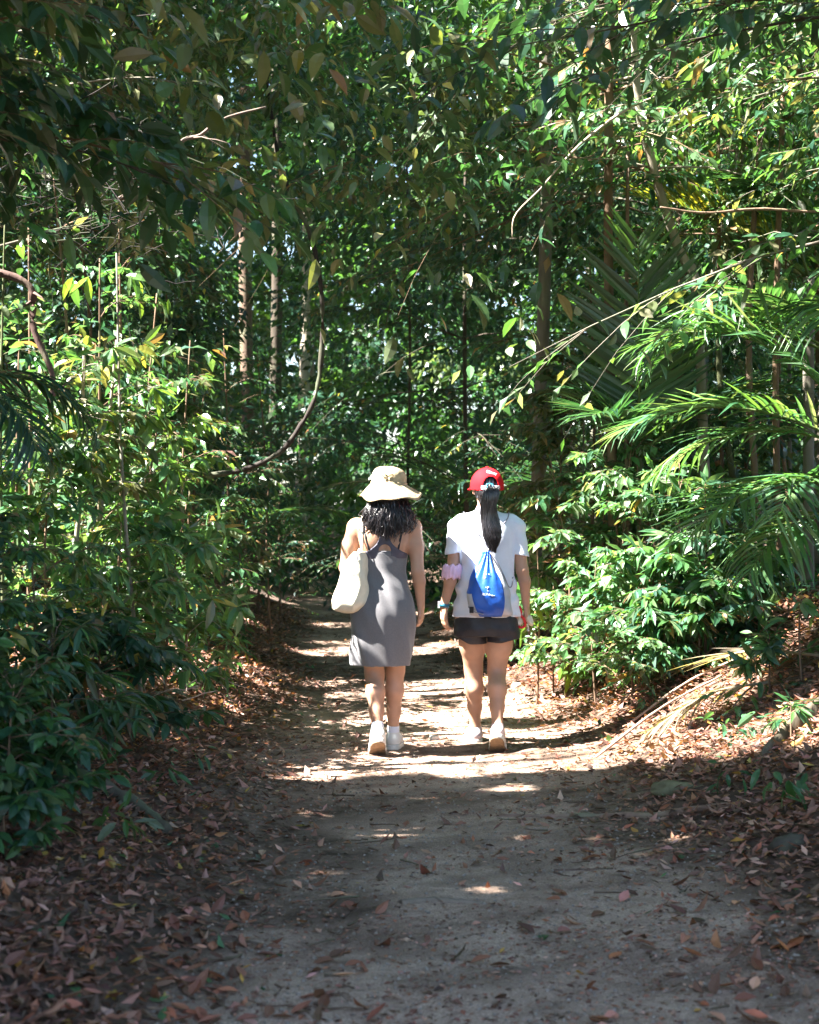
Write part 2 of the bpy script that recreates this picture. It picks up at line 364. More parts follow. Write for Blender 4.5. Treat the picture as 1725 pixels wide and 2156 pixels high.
GREEN = 1.0 * np.array([[.034, .098, .042], [.045, .118, .045], [.028, .084, .046], [.052, .130, .042], [.034, .090, .058], [.072, .150, .045], [.085, .125, .065]])
DARK = .85 * np.array([[.020, .062, .034], [.027, .076, .040], [.023, .068, .046], [.036, .088, .038]])  # bluish tone put into the leaf colour in place of haze
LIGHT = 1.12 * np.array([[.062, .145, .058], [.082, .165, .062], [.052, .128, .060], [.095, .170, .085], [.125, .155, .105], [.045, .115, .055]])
OLIVE = .9 * np.array([[.090, .115, .045], [.130, .135, .060], [.060, .110, .040], [.160, .150, .085], [.050, .105, .040], [.045, .100, .045]])
YELLOW = np.array([[.125, .190, .040], [.090, .165, .045], [.062, .135, .045], [.045, .115, .045]])
DEAD = np.array([1.28, .98, .90]) * np.array([[.17, .10, .078], [.22, .14, .11], [.12, .072, .056], [.30, .20, .165], [.08, .05, .042], [.20, .11, .082], [.36, .27, .225], [.25, .125, .08], [.10, .065, .05], [.15, .095, .075]])
def pick(g, pal, n, jit=.18):
    c = pal[g.integers(0, len(pal), n)] * (1 + g.normal(0, jit, (n, 1)))
    return np.clip(c * (1 + g.normal(0, .05, (n, 3))), .004, .9)
# ------------------------------------------------------------------ plants
UP = np.array([0, 0, 1.0])
def unit(v): v = np.asarray(v, float); return v / (np.linalg.norm(v) + 1e-9)

def leaves_on(LV, g, P, n, sp):
    """leaves along a twig (polyline P)"""
    m = len(P); t = np.linspace(sp.get('t0', .2), 1, n) * (m - 1); i = np.minimum(t.astype(int), m - 2); u = (t - i)[:, None]
    pos = P[i] * (1 - u) + P[i + 1] * u; tan = P[i + 1] - P[i]; tan /= np.linalg.norm(tan, axis=1)[:, None] + 1e-9
    side = np.cross(tan, UP); side /= np.linalg.norm(side, axis=1)[:, None] + 1e-6
    L0 = sp['L']
    if sp['mode'] == 'whorl':
        tip = P[-1]; tn = tan[-1]; s = side[-1]; v = np.cross(s, tn); a = np.arange(n) * 2 * np.pi / n + g.uniform(0, 6)
        d = np.cos(a)[:, None] * s + np.sin(a)[:, None] * v * .8 + tn * .55 + g.normal(0, .15, (n, 3)); d[:, 2] -= sp['droop']
        pos = np.repeat(tip[None], n, 0) - tn * g.uniform(0, .04, (n, 1)); nrm = tn * .6 + UP * .8 + g.normal(0, .25, (n, 3))
        L = L0 * g.uniform(.6, 1.15, n)
    else:
        alt = np.where(np.arange(n) % 2, 1.0, -1.0)
        if sp['mode'] == 'pinnate':
            d = tan * .35 + side * alt[:, None] + g.normal(0, .06, (n, 3)); d[:, 2] -= sp['droop']; nrm = np.cross(side, tan) + g.normal(0, .12, (n, 3))
            L = L0 * g.uniform(.85, 1.1, n)
        else:
            d = tan * .6 + side * alt[:, None] * .8 + g.normal(0, .25, (n, 3)); d[:, 2] -= sp['droop'] * g.uniform(.2, 1.6, n); nrm = UP + g.normal(0, .38, (n, 3))
            L = L0 * g.uniform(.5, 1.15, n)
        d[-1] = tan[-1] + g.normal(0, .15, 3); d[-1, 2] -= sp['droop'] * .5
    c = pick(g, sp['pal'], n)
    odd = g.random(n) < sp.get('odd', .03)
    if odd.any(): c[odd] = pick(g, np.array([[.30, .26, .06], [.22, .12, .06], [.26, .17, .09]]), int(odd.sum()))
    LV.add(pos, d, nrm, L, c)

SPECIES = {
    'broad':  dict(mode='alt', L=.125, w=.42, pal=GREEN, droop=.35, nbr=15, bl=.52, tw=5, nl=7),
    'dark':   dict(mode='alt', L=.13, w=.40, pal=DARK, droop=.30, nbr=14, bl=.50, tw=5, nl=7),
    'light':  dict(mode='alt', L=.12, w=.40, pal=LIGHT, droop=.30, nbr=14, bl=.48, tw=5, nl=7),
    'olive':  dict(mode='alt', L=.13, w=.42, pal=OLIVE, droop=.40, nbr=14, bl=.58, tw=5, nl=7),
    'lance':  dict(mode='alt', L=.17, w=.20, pal=LIGHT, droop=.45, nbr=15, bl=.45, tw=4, nl=8),
    'whorl':  dict(mode='whorl', L=.19, w=.30, pal=GREEN, droop=.25, nbr=13, bl=.42, tw=4, nl=6),
    'whorl_light': dict(mode='whorl', L=.18, w=.32, pal=LIGHT, droop=.22, nbr=13, bl=.44, tw=4, nl=6),
    'pinnate': dict(mode='pinnate', L=.075, w=.34, pal=GREEN, droop=.15, nbr=9, bl=.50, tw=4, nl=13),
    'small':  dict(mode='alt', L=.075, w=.48, pal=GREEN, droop=.25, nbr=13, bl=.55, tw=6, nl=8),
}
WOODC = {'grey': (.17, .15, .12), 'brown': (.15, .095, .06), 'pale': (.30, .26, .20), 'dark': (.07, .055, .04), 'red': (.15, .10, .072), 'green': (.10, .11, .05)}
plant_no = [0]; STATS = {'single': 0, 'mass': 0}

def polyline(g, a, d, L, n=6, droop=.3, wob=.06):
    s = np.linspace(0, 1, n)[:, None]; d = unit(d)
    P = np.asarray(a) + d * L * s - UP * droop * L * s ** 2
    return P + np.cumsum(g.normal(0, wob * L / n, (n, 3)), 0) * (s > 0)

def build_leaves(root, base, LV, sp, d, n_single, seed, carve=True, lod=None):
    A = LV.cat()
    if A is None: return
    ok = keep_mask(A[0] + A[1] / np.linalg.norm(A[1], axis=1)[:, None] * A[3][:, None] * .5, ext=A[3] * .3, low=True) if carve else np.ones(len(A[0]), bool)
    ok &= A[0][:, 2] > ground_z(A[0][:, 0], A[0][:, 1]) + .02
    A = tuple(a[ok] for a in A)
    if not len(A[0]): return
    p = A[0]; score = A[3] / np.maximum(p[:, 1], 1) ** 2.2 * in_frame(p)
    order = np.argsort(-score); idx = order[:n_single]; idx = idx[score[idx] > 0]
    single_leaves(A, idx, sp['w'], M_LEAF, root, 'leaf', seed, base)
    rest = np.ones(len(p), bool); rest[idx] = False
    STATS['single'] += len(idx); STATS['mass'] += int(rest.sum())
    if rest.any():
        B = tuple(a[rest] for a in A); B = (B[0] - base,) + B[1:]
        lod = lod or ('near' if d < 10 and len(p) < 1500 else 'mid' if d < 22 else 'far')
        tag(link('foliage', mass_mesh('foliage', B, lod, sp['w'], M_LEAF_MASS, seed), root), kind='stuff')

def plant(name, label, x, d, h, species, cat='shrub', group=None, lean=(0, 0), nbr=None, bl=None, r=None, wood='brown', z0=.18, single=36, aim=None, el=(15, 55), droop=.3, tw=None, nl=None,
          spread=1.0, X=None, trunk=None, top=None, Ls=1.0, pal=None, stem_pts=None):
    """a stem, primary branches with twigs, leaves; x is the stem's pixel column at depth d"""
    plant_no[0] += 1; seed = plant_no[0]; g = np.random.default_rng(500 + seed); sp = dict(SPECIES[species])
    if pal is not None: sp['pal'] = pal
    sp['L'] = sp['L'] * Ls * .88
    nbr = nbr or sp['nbr']; bl = bl or sp['bl']; tw = tw if tw is not None else sp['tw']; nl = int((nl or sp['nl']) * (1 if sp['mode'] == 'whorl' else 1.35))
    bx = (x - CX) / FPX * d if X is None else X
    base = np.array([bx, d, 0.0]); base[2] = float(ground_z(base[0], base[1]))
    root = empty(name, base, label, cat, group)
    r = r or .005 + .0042 * h; wc = np.array(WOODC[wood]) * g.uniform(.8, 1.2)
    if stem_pts is not None: S = curve_pts(stem_pts, 24); S[0] = base
    else:
        topv = base + np.array([lean[0], lean[1], h]); mid = (base + topv) / 2 + np.array([g.normal(0, .03), g.normal(0, .03), 0]) * min(h, 4)
        S = curve_pts([base - UP * .05, mid, topv], 14)
    n = len(S)
    st = Acc(); st.tube(S - base, r * np.linspace(1.1, .35 if top is None else top, n), 8 if r > .03 else 6)
    link(trunk or 'stem', st.mesh('stem', M_BARK), root, None, wc)
    LV = Leaves()
    for b in range(nbr):
        t = z0 + (1 - z0) * (b + .5) / nbr; a = S[int(t * (n - 1))]
        az = b * 2.4 + g.normal(0, .35)
        dirv = np.array([math.cos(az), math.sin(az), 0])
        if aim is not None:
            dirv = dirv * (1 - aim[2]) + np.array([aim[0], aim[1], 0]) * aim[2]
        e = R(g.uniform(*el)); dirv = unit(dirv) * math.cos(e) + UP * math.sin(e)
        L = bl * g.uniform(.75, 1.25) * (1.15 - .55 * t) * spread
        P = polyline(g, a, dirv, L, 7, droop)
        ac = Acc(); ac.tube(P - base, np.linspace(min(.016, max(.0035, r * .3)), .0015, 7), 5)
        for k in range(tw):
            s = .25 + .75 * (k + .6) / max(tw, 1); i = min(int(s * 6), 5); tn = unit(P[i + 1] - P[i]); sd = unit(np.cross(tn, UP)) * (1 if k % 2 else -1)
            Q = polyline(g, P[i], tn * .75 + sd * g.uniform(.5, 1) + UP * g.normal(.05, .2), L * g.uniform(.3, .5) * (1.15 - .4 * s), 5, droop * .8)
            leaves_on(LV, g, Q, nl, sp)
            if keep_mask(LV.p[-1], low=True).mean() > .45: ac.tube(Q - base, np.linspace(min(.004, max(.002, r * .12)), .001, 5), 4, cap=False)
        leaves_on(LV, g, P, nl, sp)
        if keep_mask(P, low=True).mean() > .5: link('branch', ac.mesh('branch', M_BARK), root, None, wc)
    leaves_on(LV, g, S[-4:], nl, sp)
    build_leaves(root, base, LV, sp, d, single, seed)
    return root

# ---- feather palms: frond (rachis) > leaflets
def leaflet_data(k):
    key = ('leaflet', k)
    if key not in _leaf_protos:
        cv = [.05, .18, .38, .6][k]; s = np.array([0, .15, .4, .7, 1.0]); hw = np.array([.012, .028, .030, .020, .001])
        z = -cv * s ** 2.2; y = s - .25 * cv * s ** 3
        V = []
        for a in range(5): V += [[-hw[a], y[a], z[a] + hw[a] * .35], [0, y[a], z[a]], [hw[a], y[a], z[a] + hw[a] * .35]]
        T = []
        for a in range(4):
            for q in (0, 1): b0 = a * 3 + q; T += [[b0, b0 + 1, b0 + 4], [b0, b0 + 4, b0 + 3]]
        _leaf_protos[key] = mesh_np('leaflet', np.array(V), np.array(T), M_LEAF, False)
    return _leaf_protos[key]

def frond(parent, base, a, az, el, L, bend, n=26, ll=.42, pal=GREEN, seed=0, roll=0.0, dens=1.1, sag=1, wid=1.0, col=(.09, .13, .04), start=.18, objects=True, vee=.25):
    """a: where the stalk leaves the crown; bends down under its weight; returns nothing, adds 'frond' with 'leaflet' children"""
    g = np.random.default_rng(9000 + seed); m = 16
    az, el, bend = R(az), R(el), R(bend); h = np.array([math.cos(az), math.sin(az), 0]); P = [np.asarray(a, float)]
    for k in range(m - 1):
        e = el - bend * (k / (m - 2)) ** 1.3; P.append(P[-1] + (h * math.cos(e) + UP * math.sin(e)) * L / (m - 1))
    P = np.array(P); ac = Acc(); ac.tube(P - base, np.linspace(.011, .003, m), 5)
    fr = link('frond', ac.mesh('frond', M_BARK), parent, None, col)
    n = int(n * dens); t = np.clip(np.linspace(start, .995, n) + g.normal(0, .004, n), 0, .998)
    for k in range(n):
        i = min(int(t[k] * (m - 1)), m - 2); u = t[k] * (m - 1) - i; p = P[i] * (1 - u) + P[i + 1] * u; tn = unit(P[i + 1] - P[i]); sd0 = unit(np.cross(tn, UP)); nv = np.cross(sd0, tn)
        w = math.sin(min(1, .25 + t[k] * 1.1) * math.pi * .62); l = ll * (.55 + .6 * math.sin(math.pi * min(1, t[k] * .95 + .08))) * g.uniform(.93, 1.07)
        c = pick(g, pal, 1)[0]
        for sgn in (-1, 1):
            if g.random() < .05: continue                      # torn away
            cr, sr = math.cos(roll), math.sin(roll); sd = sd0 * sgn * cr + nv * sgn * sr
            fwd = .55 + .9 * t[k] ** 2
            d = unit(sd + tn * fwd + nv * vee + g.normal(0, .04, 3)); nn = nv + g.normal(0, .14, 3)
            x = np.cross(d, nn); x = unit(x); z = np.cross(x, d)
            o = link('leaflet', leaflet_data(int(np.clip(sag + g.integers(-1, 2), 0, 3))), fr, None, np.clip(c * g.uniform(.9, 1.1), 0, 1))
            mm = np.eye(4); mm[:3, 0] = x * l * wid * 1.0; mm[:3, 1] = d * l; mm[:3, 2] = z * l; mm[:3, 3] = p - base
            o.matrix_basis = Matrix(mm.tolist())
    return fr

def palm(label, X, d, crown_z, fronds, stems=1, name='palm', seed=0, pal=GREEN, group='feather palms in the undergrowth', wood='green', stem_r=.022):
    base = np.array([X, d, 0.0]); base[2] = float(ground_z(X, d)); root = empty(name, base, label, 'palm', group); g = np.random.default_rng(70 + seed)
    top = base + np.array([0, 0, crown_z - base[2]])
    for k in range(stems):
        o = np.array([g.normal(0, .09), g.normal(0, .09), 0]) * (k > 0); ac = Acc()
        S = curve_pts([base + o * 1.6 - UP * .05, (base + top) / 2 + o, top + o * .3], 14); ac.tube(S - base, stem_r * (1 + .08 * (np.arange(14) % 2)), 7)
        link('stem', ac.mesh('stem', M_BARK), root, None, WOODC[wood])
    for k, f in enumerate(fronds):
        f = dict(f); dz = f.pop('dz', 0); frond(root, base, top + UP * dz, seed=seed * 20 + k, pal=f.pop('pal', pal), **f)
    return root

# ---- clumps of leaves for what reads as one mass
def clump_leaves(g, C, rad, per, L, pal, flat=.6, droop=.3):
    n = len(C) * per; c = np.repeat(C, per, 0); rr = np.repeat(rad, per)[:, None]
    u = g.normal(0, 1, (n, 3)); u /= np.linalg.norm(u, axis=1)[:, None]; u *= g.random((n, 1)) ** .45; u[:, 2] *= flat
    p = c + u * rr; d = u * np.array([1, 1, .4]) + g.normal(0, .35, (n, 3)); d[:, 2] -= droop; nrm = UP + g.normal(0, .42, (n, 3))
    shade = np.repeat(g.integers(0, len(pal), len(C)), per); col = pal[shade] * (1 + g.normal(0, .2, (n, 1)))
    return p, d, nrm, np.repeat(L, per) * g.uniform(.6, 1.2, n), np.clip(col, .004, .9)

def mass(name, A, lod, w, label=None, carve=True, seed=0):
    ok = keep_mask(A[0] + A[1] / np.linalg.norm(A[1], axis=1)[:, None] * A[3][:, None] * .5, ext=A[3] * .35) if carve else np.ones(len(A[0]), bool)
    ok &= A[0][:, 2] > ground_z(A[0][:, 0], A[0][:, 1]) + .02
    A = tuple(a[ok] for a in A); STATS['mass'] += len(A[0])
    return tag(link(name, mass_mesh(name, A, lod, w, M_LEAF_MASS, seed)), label, None, None, 'stuff')
# ------------------------------------------------------------------ shrubs and saplings, left of the path
GL, GR = 'shrubs and saplings left of the path', 'shrubs and saplings right of the path'
S = plant
S('shrub', 'dark broad-leaved shrub at the left edge, nearest the camera', -110, 5.6, .8, 'broad', group=GL, single=40, Ls=.75, bl=.4)
S('shrub', 'low dark shrub over the leaf litter, lowest green in the left foreground', 10, 6.1, .45, 'broad', group=GL, single=40, Ls=.75, bl=.36)
S('shrub', 'ankle-high green plant at the lower left edge, nearest the camera of the seedlings', 20, 5.15, .3, 'broad', group=GL, single=30, pal=GREEN, nbr=8, bl=.22, Ls=.75)
S('shrub', 'small green plant on the left bank just above the foreground litter', 95, 5.7, .34, 'broad', group=GL, single=30, nbr=8, bl=.26, Ls=.8)
S('shrub', 'low leafy plant between the grey root and the left edge', 30, 5.5, .55, 'small', group=GL, single=30, pal=GREEN, nbr=10, bl=.34)
S('shrub', 'narrow-leaved shrub in shade beside the grey root on the left', 110, 6.8, .55, 'lance', group=GL, pal=np.vstack([GREEN, OLIVE]), single=40)
S('shrub', 'tall shaded shrub behind the low dark one at the left edge', -60, 6.9, 1.0, 'small', group=GL, single=40, Ls=1.0, bl=.42)
S('shrub', 'small shaded shrub where left leaf litter begins to catch the sun', 215, 7.5, .62, 'broad', group=GL, single=40, pal=DARK)
S('shrub', 'shaded broad-leaved shrub below the dark hanging palm frond', 60, 7.6, .9, 'small', group=GL, single=40, pal=GREEN)
S('shrub', 'sunlit shrub standing between the pale leaning stems at left', 110, 8.5, 1.25, 'light', group=GL, single=50)
S('shrub', 'sunlit narrow-leaved shrub arching over bright litter at left', 255, 8.8, 1.0, 'lance', group=GL, single=50)
S('shrub', 'sunlit shrub with whorled leaves nearest the path on the left', 345, 9.3, 1.2, 'whorl_light', group=GL, single=50, lean=(.15, -.1))
S('shrub', 'bright yellow-green leafy shrub left of the hat, arching toward the path', 240, 9.7, 1.75, 'broad', group=GL, pal=YELLOW, single=50, lean=(.3, 0), Ls=.9, bl=.6)
S('shrub', 'tall whorled shrub in sun at the far left', 40, 9.4, 1.9, 'whorl', group=GL, single=50)
S('shrub', 'low sunlit shrub spilling onto the litter left of the tote bag', 405, 10.4, 1.0, 'lance', group=GL, single=40)
S('shrub', 'half-shaded shrub just behind the sunlit left shrubs', 310, 11.0, 1.9, 'broad', group=GL, single=40)
S('shrub', 'low bushy shrub with small leaves at the left bank foot', 170, 9.2, .7, 'small', group=GL, pal=LIGHT, single=40)
S('sapling', 'thin pale-stemmed sapling leaning right, left side, nearer of two', 125, 8.9, 1.9, 'olive', 'sapling', GL, lean=(.14, 0), wood='pale', r=.020, z0=.55, single=40)
S('sapling', 'thin pale-stemmed sapling leaning right, left side, farther of two', 170, 9.6, 2.0, 'broad', 'sapling', GL, lean=(.2, .1), wood='pale', r=.022, z0=.5, single=40)
S('sapling', 'slim greenish sapling at the left edge with broad leaves', 10, 8.3, 2.4, 'broad', 'sapling', GL, wood='green', r=.012, z0=.35, single=40)
S('sapling', 'sapling bearing a spray of long bright leaves high on the left', 300, 9.0, 2.6, 'whorl_light', 'sapling', GL, lean=(-.15, 0), wood='grey', r=.014, z0=.45, nbr=11, pal=YELLOW, single=60)
S('sapling', 'sapling with rusty hanging dead leaves left of the liana', 400, 10.8, 2.3, 'olive', 'sapling', GL, wood='brown', r=.013, z0=.4, pal=np.vstack([OLIVE, GREEN, [[.12, .07, .05]]]), single=40)
for x, d, h, s, lb in [(430, 12.4, 2.0, 'broad', 'shaded shrub under the low end of the hanging liana'), (350, 13.2, 2.9, 'pinnate', 'feathery-leaved tall shrub behind the liana on the left'), (500, 14.0, 1.7, 'lance', 'shaded low shrub beside the path left of the grey dress'),
                       (470, 15.6, 3.0, 'small', 'tall small-leaved shrub in deep shade left of the path end'), (570, 16.0, 2.0, 'small', 'dark round shrub behind the tote bag'), (590, 18.6, 2.1, 'small', 'dark shrub where the path disappears, left side'),
                       (540, 18.0, 3.1, 'pinnate', 'feathery shrub above the path end, left of the hat'), (250, 12.2, 3.2, 'olive', 'tall olive-leaved shrub behind the left saplings'), (110, 11.4, 3.4, 'broad', 'tall leafy shrub filling the far left behind the saplings'), (400, 14.6, 3.4, 'small', 'tall fine-leaved shrub in shade left of the hanging liana')]:
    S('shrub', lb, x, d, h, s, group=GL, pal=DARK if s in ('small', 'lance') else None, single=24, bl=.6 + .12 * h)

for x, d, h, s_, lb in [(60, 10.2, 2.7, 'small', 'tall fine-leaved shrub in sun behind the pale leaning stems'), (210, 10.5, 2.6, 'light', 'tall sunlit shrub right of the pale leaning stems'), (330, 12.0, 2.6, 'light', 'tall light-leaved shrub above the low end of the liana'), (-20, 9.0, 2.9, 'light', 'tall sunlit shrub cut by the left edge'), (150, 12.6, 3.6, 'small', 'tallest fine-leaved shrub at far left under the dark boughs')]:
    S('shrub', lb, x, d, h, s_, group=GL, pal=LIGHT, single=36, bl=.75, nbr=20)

# ------------------------------------------------------------------ right of the path
S('shrub', 'sunlit shrub with pale round-tipped leaves right of the black shorts', 1190, 10.9, 1.65, 'light', group=GR, single=50, lean=(-.1, 0))
S('shrub', 'low sunny shrub at the path edge right of the bare legs', 1255, 10.3, .95, 'light', group=GR, single=50)
S('shrub', 'bushy light-green shrub spilling over the right bank', 1345, 10.1, .9, 'broad', group=GR, single=50, pal=np.vstack([GREEN, LIGHT]))
S('shrub', 'whorled shrub midway along the sunlit right bank', 1430, 10.2, 1.35, 'whorl_light', group=GR, single=50)
S('shrub', 'low shrub above the dead palm frond on the right bank', 1470, 9.8, .7, 'broad', group=GR, single=50)
S('shrub', 'small-leaved shrub lowest on the right bank beside reddish litter', 1400, 9.7, .5, 'lance', group=GR, single=40, pal=GREEN, bl=.3)
S('shrub', 'fine-leaved pale shrub between the right bank foot and the black shorts', 1165, 11.0, .8, 'small', group=GR, single=40, pal=LIGHT)
S('shrub', 'bushy fine-leaved shrub in the middle of the right bank', 1390, 10.3, 1.25, 'small', group=GR, single=40, pal=LIGHT)
S('shrub', 'fine-leaved shrub low on the right bank near the dry sticks', 1330, 9.7, .5, 'small', group=GR, single=40, pal=LIGHT)
S('shrub', 'tall light-leaved shrub left of the upright palm frond', 1260, 11.0, 1.8, 'light', group=GR, single=40)
S('shrub', 'light-leaved shrub in front of the slender brown trunk', 1330, 10.8, 1.6, 'olive', group=GR, single=40, pal=LIGHT)
S('shrub', 'tall thin-stemmed shrub beside the slender brown trunk on the right', 1250, 11.4, 2.2, 'olive', group=GR, single=40)
S('shrub', 'tall shrub with bronze-tinted leaves above the path at right', 1185, 12.4, 2.5, 'olive', group=GR, single=40, aim=(-1, -.3, .5))
S('shrub', 'leafy shrub under the arching palm fronds on the right', 1330, 10.9, 1.9, 'broad', group=GR, single=40)
S('shrub', 'shrub at the foot of the clump of thin stems, right side', 1485, 10.0, 1.15, 'dark', group=GR, single=40)
S('shrub', 'low shaded shrub under the right-hand palm', 1570, 9.9, .7, 'whorl', group=GR, nbr=9, single=40)
S('shrub', 'small plant with one large pale heart-shaped leaf at the right edge', 1688, 8.6, .5, 'broad', group=GR, single=20, nbr=3, bl=.16, tw=1, nl=3, Ls=1.25, pal=LIGHT)
S('shrub', 'seedling at the top of the right bank above the curved root', 1620, 8.6, .34, 'whorl', group=GR, nbr=4, bl=.14, Ls=.7, single=20)
S('shrub', 'green seedling growing out of the curved root at right', 1665, 7.35, .2, 'lance', group=GR, nbr=4, bl=.1, tw=1, Ls=.6, single=20, pal=GREEN)
S('sapling', 'sapling whose bronze leaves overhang the red cap', 1230, 11.8, 2.3, 'olive', 'sapling', GR, wood='grey', r=.013, z0=.45, aim=(-1, -.2, .6), bl=.7, single=40)
S('sapling', 'thin sapling with large glossy leaves right of the hand with the red strap', 1130, 11.0, 1.2, 'whorl', 'sapling', GR, pal=YELLOW, nbr=5, Ls=1.2, single=30)
for x, d, h, s, lb in [(1100, 13.6, 1.5, 'broad', 'shaded shrub behind the white shirt on the right'), (1050, 15.2, 1.4, 'small', 'dark low shrub right of the path end'), (1150, 15.4, 3.0, 'small', 'dark small-leaved shrub at the foot of the grey trunk'),
                       (1390, 12.6, 3.2, 'broad', 'tall shrub behind the upright palm frond'), (1240, 13.8, 3.4, 'pinnate', 'tall feathery shrub between the two right trunks'), (1040, 18.4, 2.6, 'small', 'small-leaved shrub directly behind the red cap'),
                       (1560, 12.2, 3.0, 'olive', 'tall olive shrub behind the arching palm'), (1680, 11.6, 3.2, 'broad', 'tall leafy shrub at the right edge behind the palms')]:
    S('shrub', lb, x, d, h, s, group=GR, pal=DARK if s == 'small' else None, single=24, bl=.6 + .12 * h)

# ------------------------------------------------------------------ overhanging trees
GT = 'trees overhanging the path'
T = lambda **k: dict(cat='tree', trunk='trunk', group=GT, **{'Ls': 1.12, **k})
S('tree', 'leaning tree at upper left, nearest of those overhanging the path', 0, 6.3, 5.4, 'dark', X=-2.75, nbr=22, bl=2.0, r=.07, z0=.45, el=(0, 35), tw=12, nl=11, aim=(1, .1, .45), wood='dark', single=110, **T(Ls=1.5))
S('tree', 'tree behind it at upper left with leafy boughs reaching over the path', 0, 7.0, 6.0, 'broad', X=-3.2, nbr=22, bl=2.3, r=.08, z0=.38, el=(0, 35), tw=12, nl=11, aim=(1, .1, .45), wood='brown', single=110, pal=np.vstack([GREEN, OLIVE]), **T(Ls=1.5))
S('tree', 'olive-leaved tree whose boughs hang over the middle of the path', 0, 11.2, 6.6, 'olive', X=-3.3, nbr=24, bl=2.9, r=.09, z0=.4, el=(0, 30), tw=13, nl=11, aim=(1, -.15, .5), wood='grey', single=110, **T())
S('tree', 'dark tree filling the left edge above the hanging palm frond', 0, 7.7, 5.6, 'small', X=-3.7, nbr=24, bl=1.9, r=.07, z0=.3, el=(0, 35), tw=12, nl=13, aim=(1, -.2, .35), wood='dark', pal=GREEN, single=60, **T())
S('tree', 'tree on the far left bank above the liana', 0, 14.2, 7.5, 'broad', X=-3.6, nbr=24, bl=2.6, r=.1, z0=.32, el=(0, 35), tw=12, nl=11, aim=(1, -.1, .35), wood='brown', pal=DARK, single=60, **T())
S('tree', 'right-hand tree spreading sunlit boughs across the top of the view', 0, 9.2, 6.0, 'light', X=3.3, nbr=22, bl=2.6, r=.09, z0=.42, el=(0, 28), tw=12, nl=10, aim=(-1, -.1, .5), wood='grey', single=110, pal=np.vstack([LIGHT, GREEN, OLIVE]), **T(Ls=1.35))
S('tree', 'right-hand tree with pinnate sprays near the top right corner', 0, 8.1, 5.2, 'pinnate', X=3.0, nbr=16, bl=1.7, r=.06, z0=.5, el=(0, 30), tw=7, nl=15, aim=(-1, .1, .5), wood='brown', single=110, pal=LIGHT, **T())
S('tree', 'tree whose large olive leaves hang lowest over the middle of the path', 0, 8.8, 6.2, 'olive', X=-3.9, nbr=22, bl=4.3, r=.09, z0=.5, el=(-2, 18), tw=13, nl=9, aim=(1, -.05, .75), wood='dark', single=120, **T(Ls=1.5))
S('tree', 'dark-leaved tree leaning in from the right over the top of the view', 0, 7.6, 5.6, 'dark', X=3.3, nbr=18, bl=3.6, r=.08, z0=.58, el=(-2, 18), tw=12, nl=9, aim=(-1, .1, .75), wood='dark', single=120, **T(Ls=1.5))
S('tree', 'tree with drooping boughs in the upper middle behind the olive leaves', 0, 12.6, 7.4, 'broad', X=3.4, nbr=22, bl=4.4, r=.09, z0=.45, el=(-2, 22), tw=12, nl=9, aim=(-1, 0, .7), wood='brown', single=80, pal=np.vstack([GREEN, DARK]), **T())
S('tree', 'slender straight brown trunk right of the red cap', 1298, 11.0, 6.6, 'broad', nbr=18, bl=1.7, r=.036, z0=.5, el=(0, 30), tw=7, nl=8, wood='brown', top=.7, single=60, pal=np.vstack([GREEN, OLIVE]), **T())
S('tree', 'straight grey trunk rising behind the white shirt', 1118, 13.2, 8.5, 'small', nbr=26, bl=2.2, r=.055, z0=.5, el=(0, 30), tw=8, nl=11, wood='grey', top=.75, single=40, pal=DARK, **T())
lean_pts = [at(1490, 1180, 11.2), at(1480, 900, 11.1), at(1465, 600, 11.0), at(1438, 545, 11.0), at(1400, 440, 10.9), at(1372, 340, 10.8), at(1342, 210, 10.8), at(1335, 0, 10.7), at(1330, -250, 10.6)]
S('tree', 'crooked thin tree leaning left above the palm fronds', 1490, 11.2, 4.6, 'broad', nbr=14, bl=1.3, r=.034, z0=.6, el=(0, 30), tw=6, nl=8, wood='pale', top=.8, stem_pts=lean_pts, single=60, pal=np.vstack([GREEN, LIGHT]), **T())
S('tree', 'thick pale trunk at the top right corner', 1722, 12.5, 8.5, 'broad', nbr=16, bl=1.9, r=.115, z0=.45, el=(0, 30), tw=7, nl=8, wood='pale', top=.8, single=40, **T())
S('tree', 'thin dark tree behind the two walkers, right of the hat', 850, 19.0, 7.0, 'small', nbr=26, bl=2.0, r=.022, z0=.3, el=(0, 30), tw=8, nl=10, wood='dark', top=.6, single=24, pal=DARK, **T())
S('tree', 'leafy dark tree closing the view above the red cap', 985, 17.5, 7.0, 'small', nbr=34, bl=2.3, r=.03, z0=.15, el=(0, 30), tw=12, nl=13, wood='dark', top=.6, single=30, pal=DARK, **T())
S('tree', 'leafy tree on the right bank behind the slender trunk', 1400, 14.8, 7.0, 'broad', nbr=26, bl=2.2, r=.07, z0=.25, el=(0, 30), tw=8, nl=9, wood='brown', top=.6, single=40, pal=np.vstack([DARK, GREEN]), **T())

# thin stems in a row at the right
for k, (x0, x1, d, w) in enumerate([(1612, 1606, 11.0, 'red'), (1588, 1580, 11.4, 'green'), (1642, 1650, 10.7, 'brown'), (1525, 1512, 11.6, 'brown'), (1560, 1566, 12.0, 'grey'), (1330, 1322, 10.9, 'red'), (1665, 1668, 12.2, 'grey')]):
    lb = ['reddish thin stem in the middle of the stem clump at right', 'greenish thin stem left of the reddish one at right', 'brown thin stem right of the reddish one, nearest of the clump', 'leftmost brown thin stem behind the arching palm', 'grey thin stem between the left and middle stems at right', 'reddish thin stem just right of the slender brown trunk', 'rightmost grey thin stem near the right edge'][k]
    S('sapling', lb, x0, d, 3.6, 'broad', 'sapling', 'thin straight stems at right', lean=((x1 - x0) / FPX * d, 0), wood=w, r=.024 if k < 3 else .017, z0=.72, nbr=6, bl=.6, top=.8, single=14)

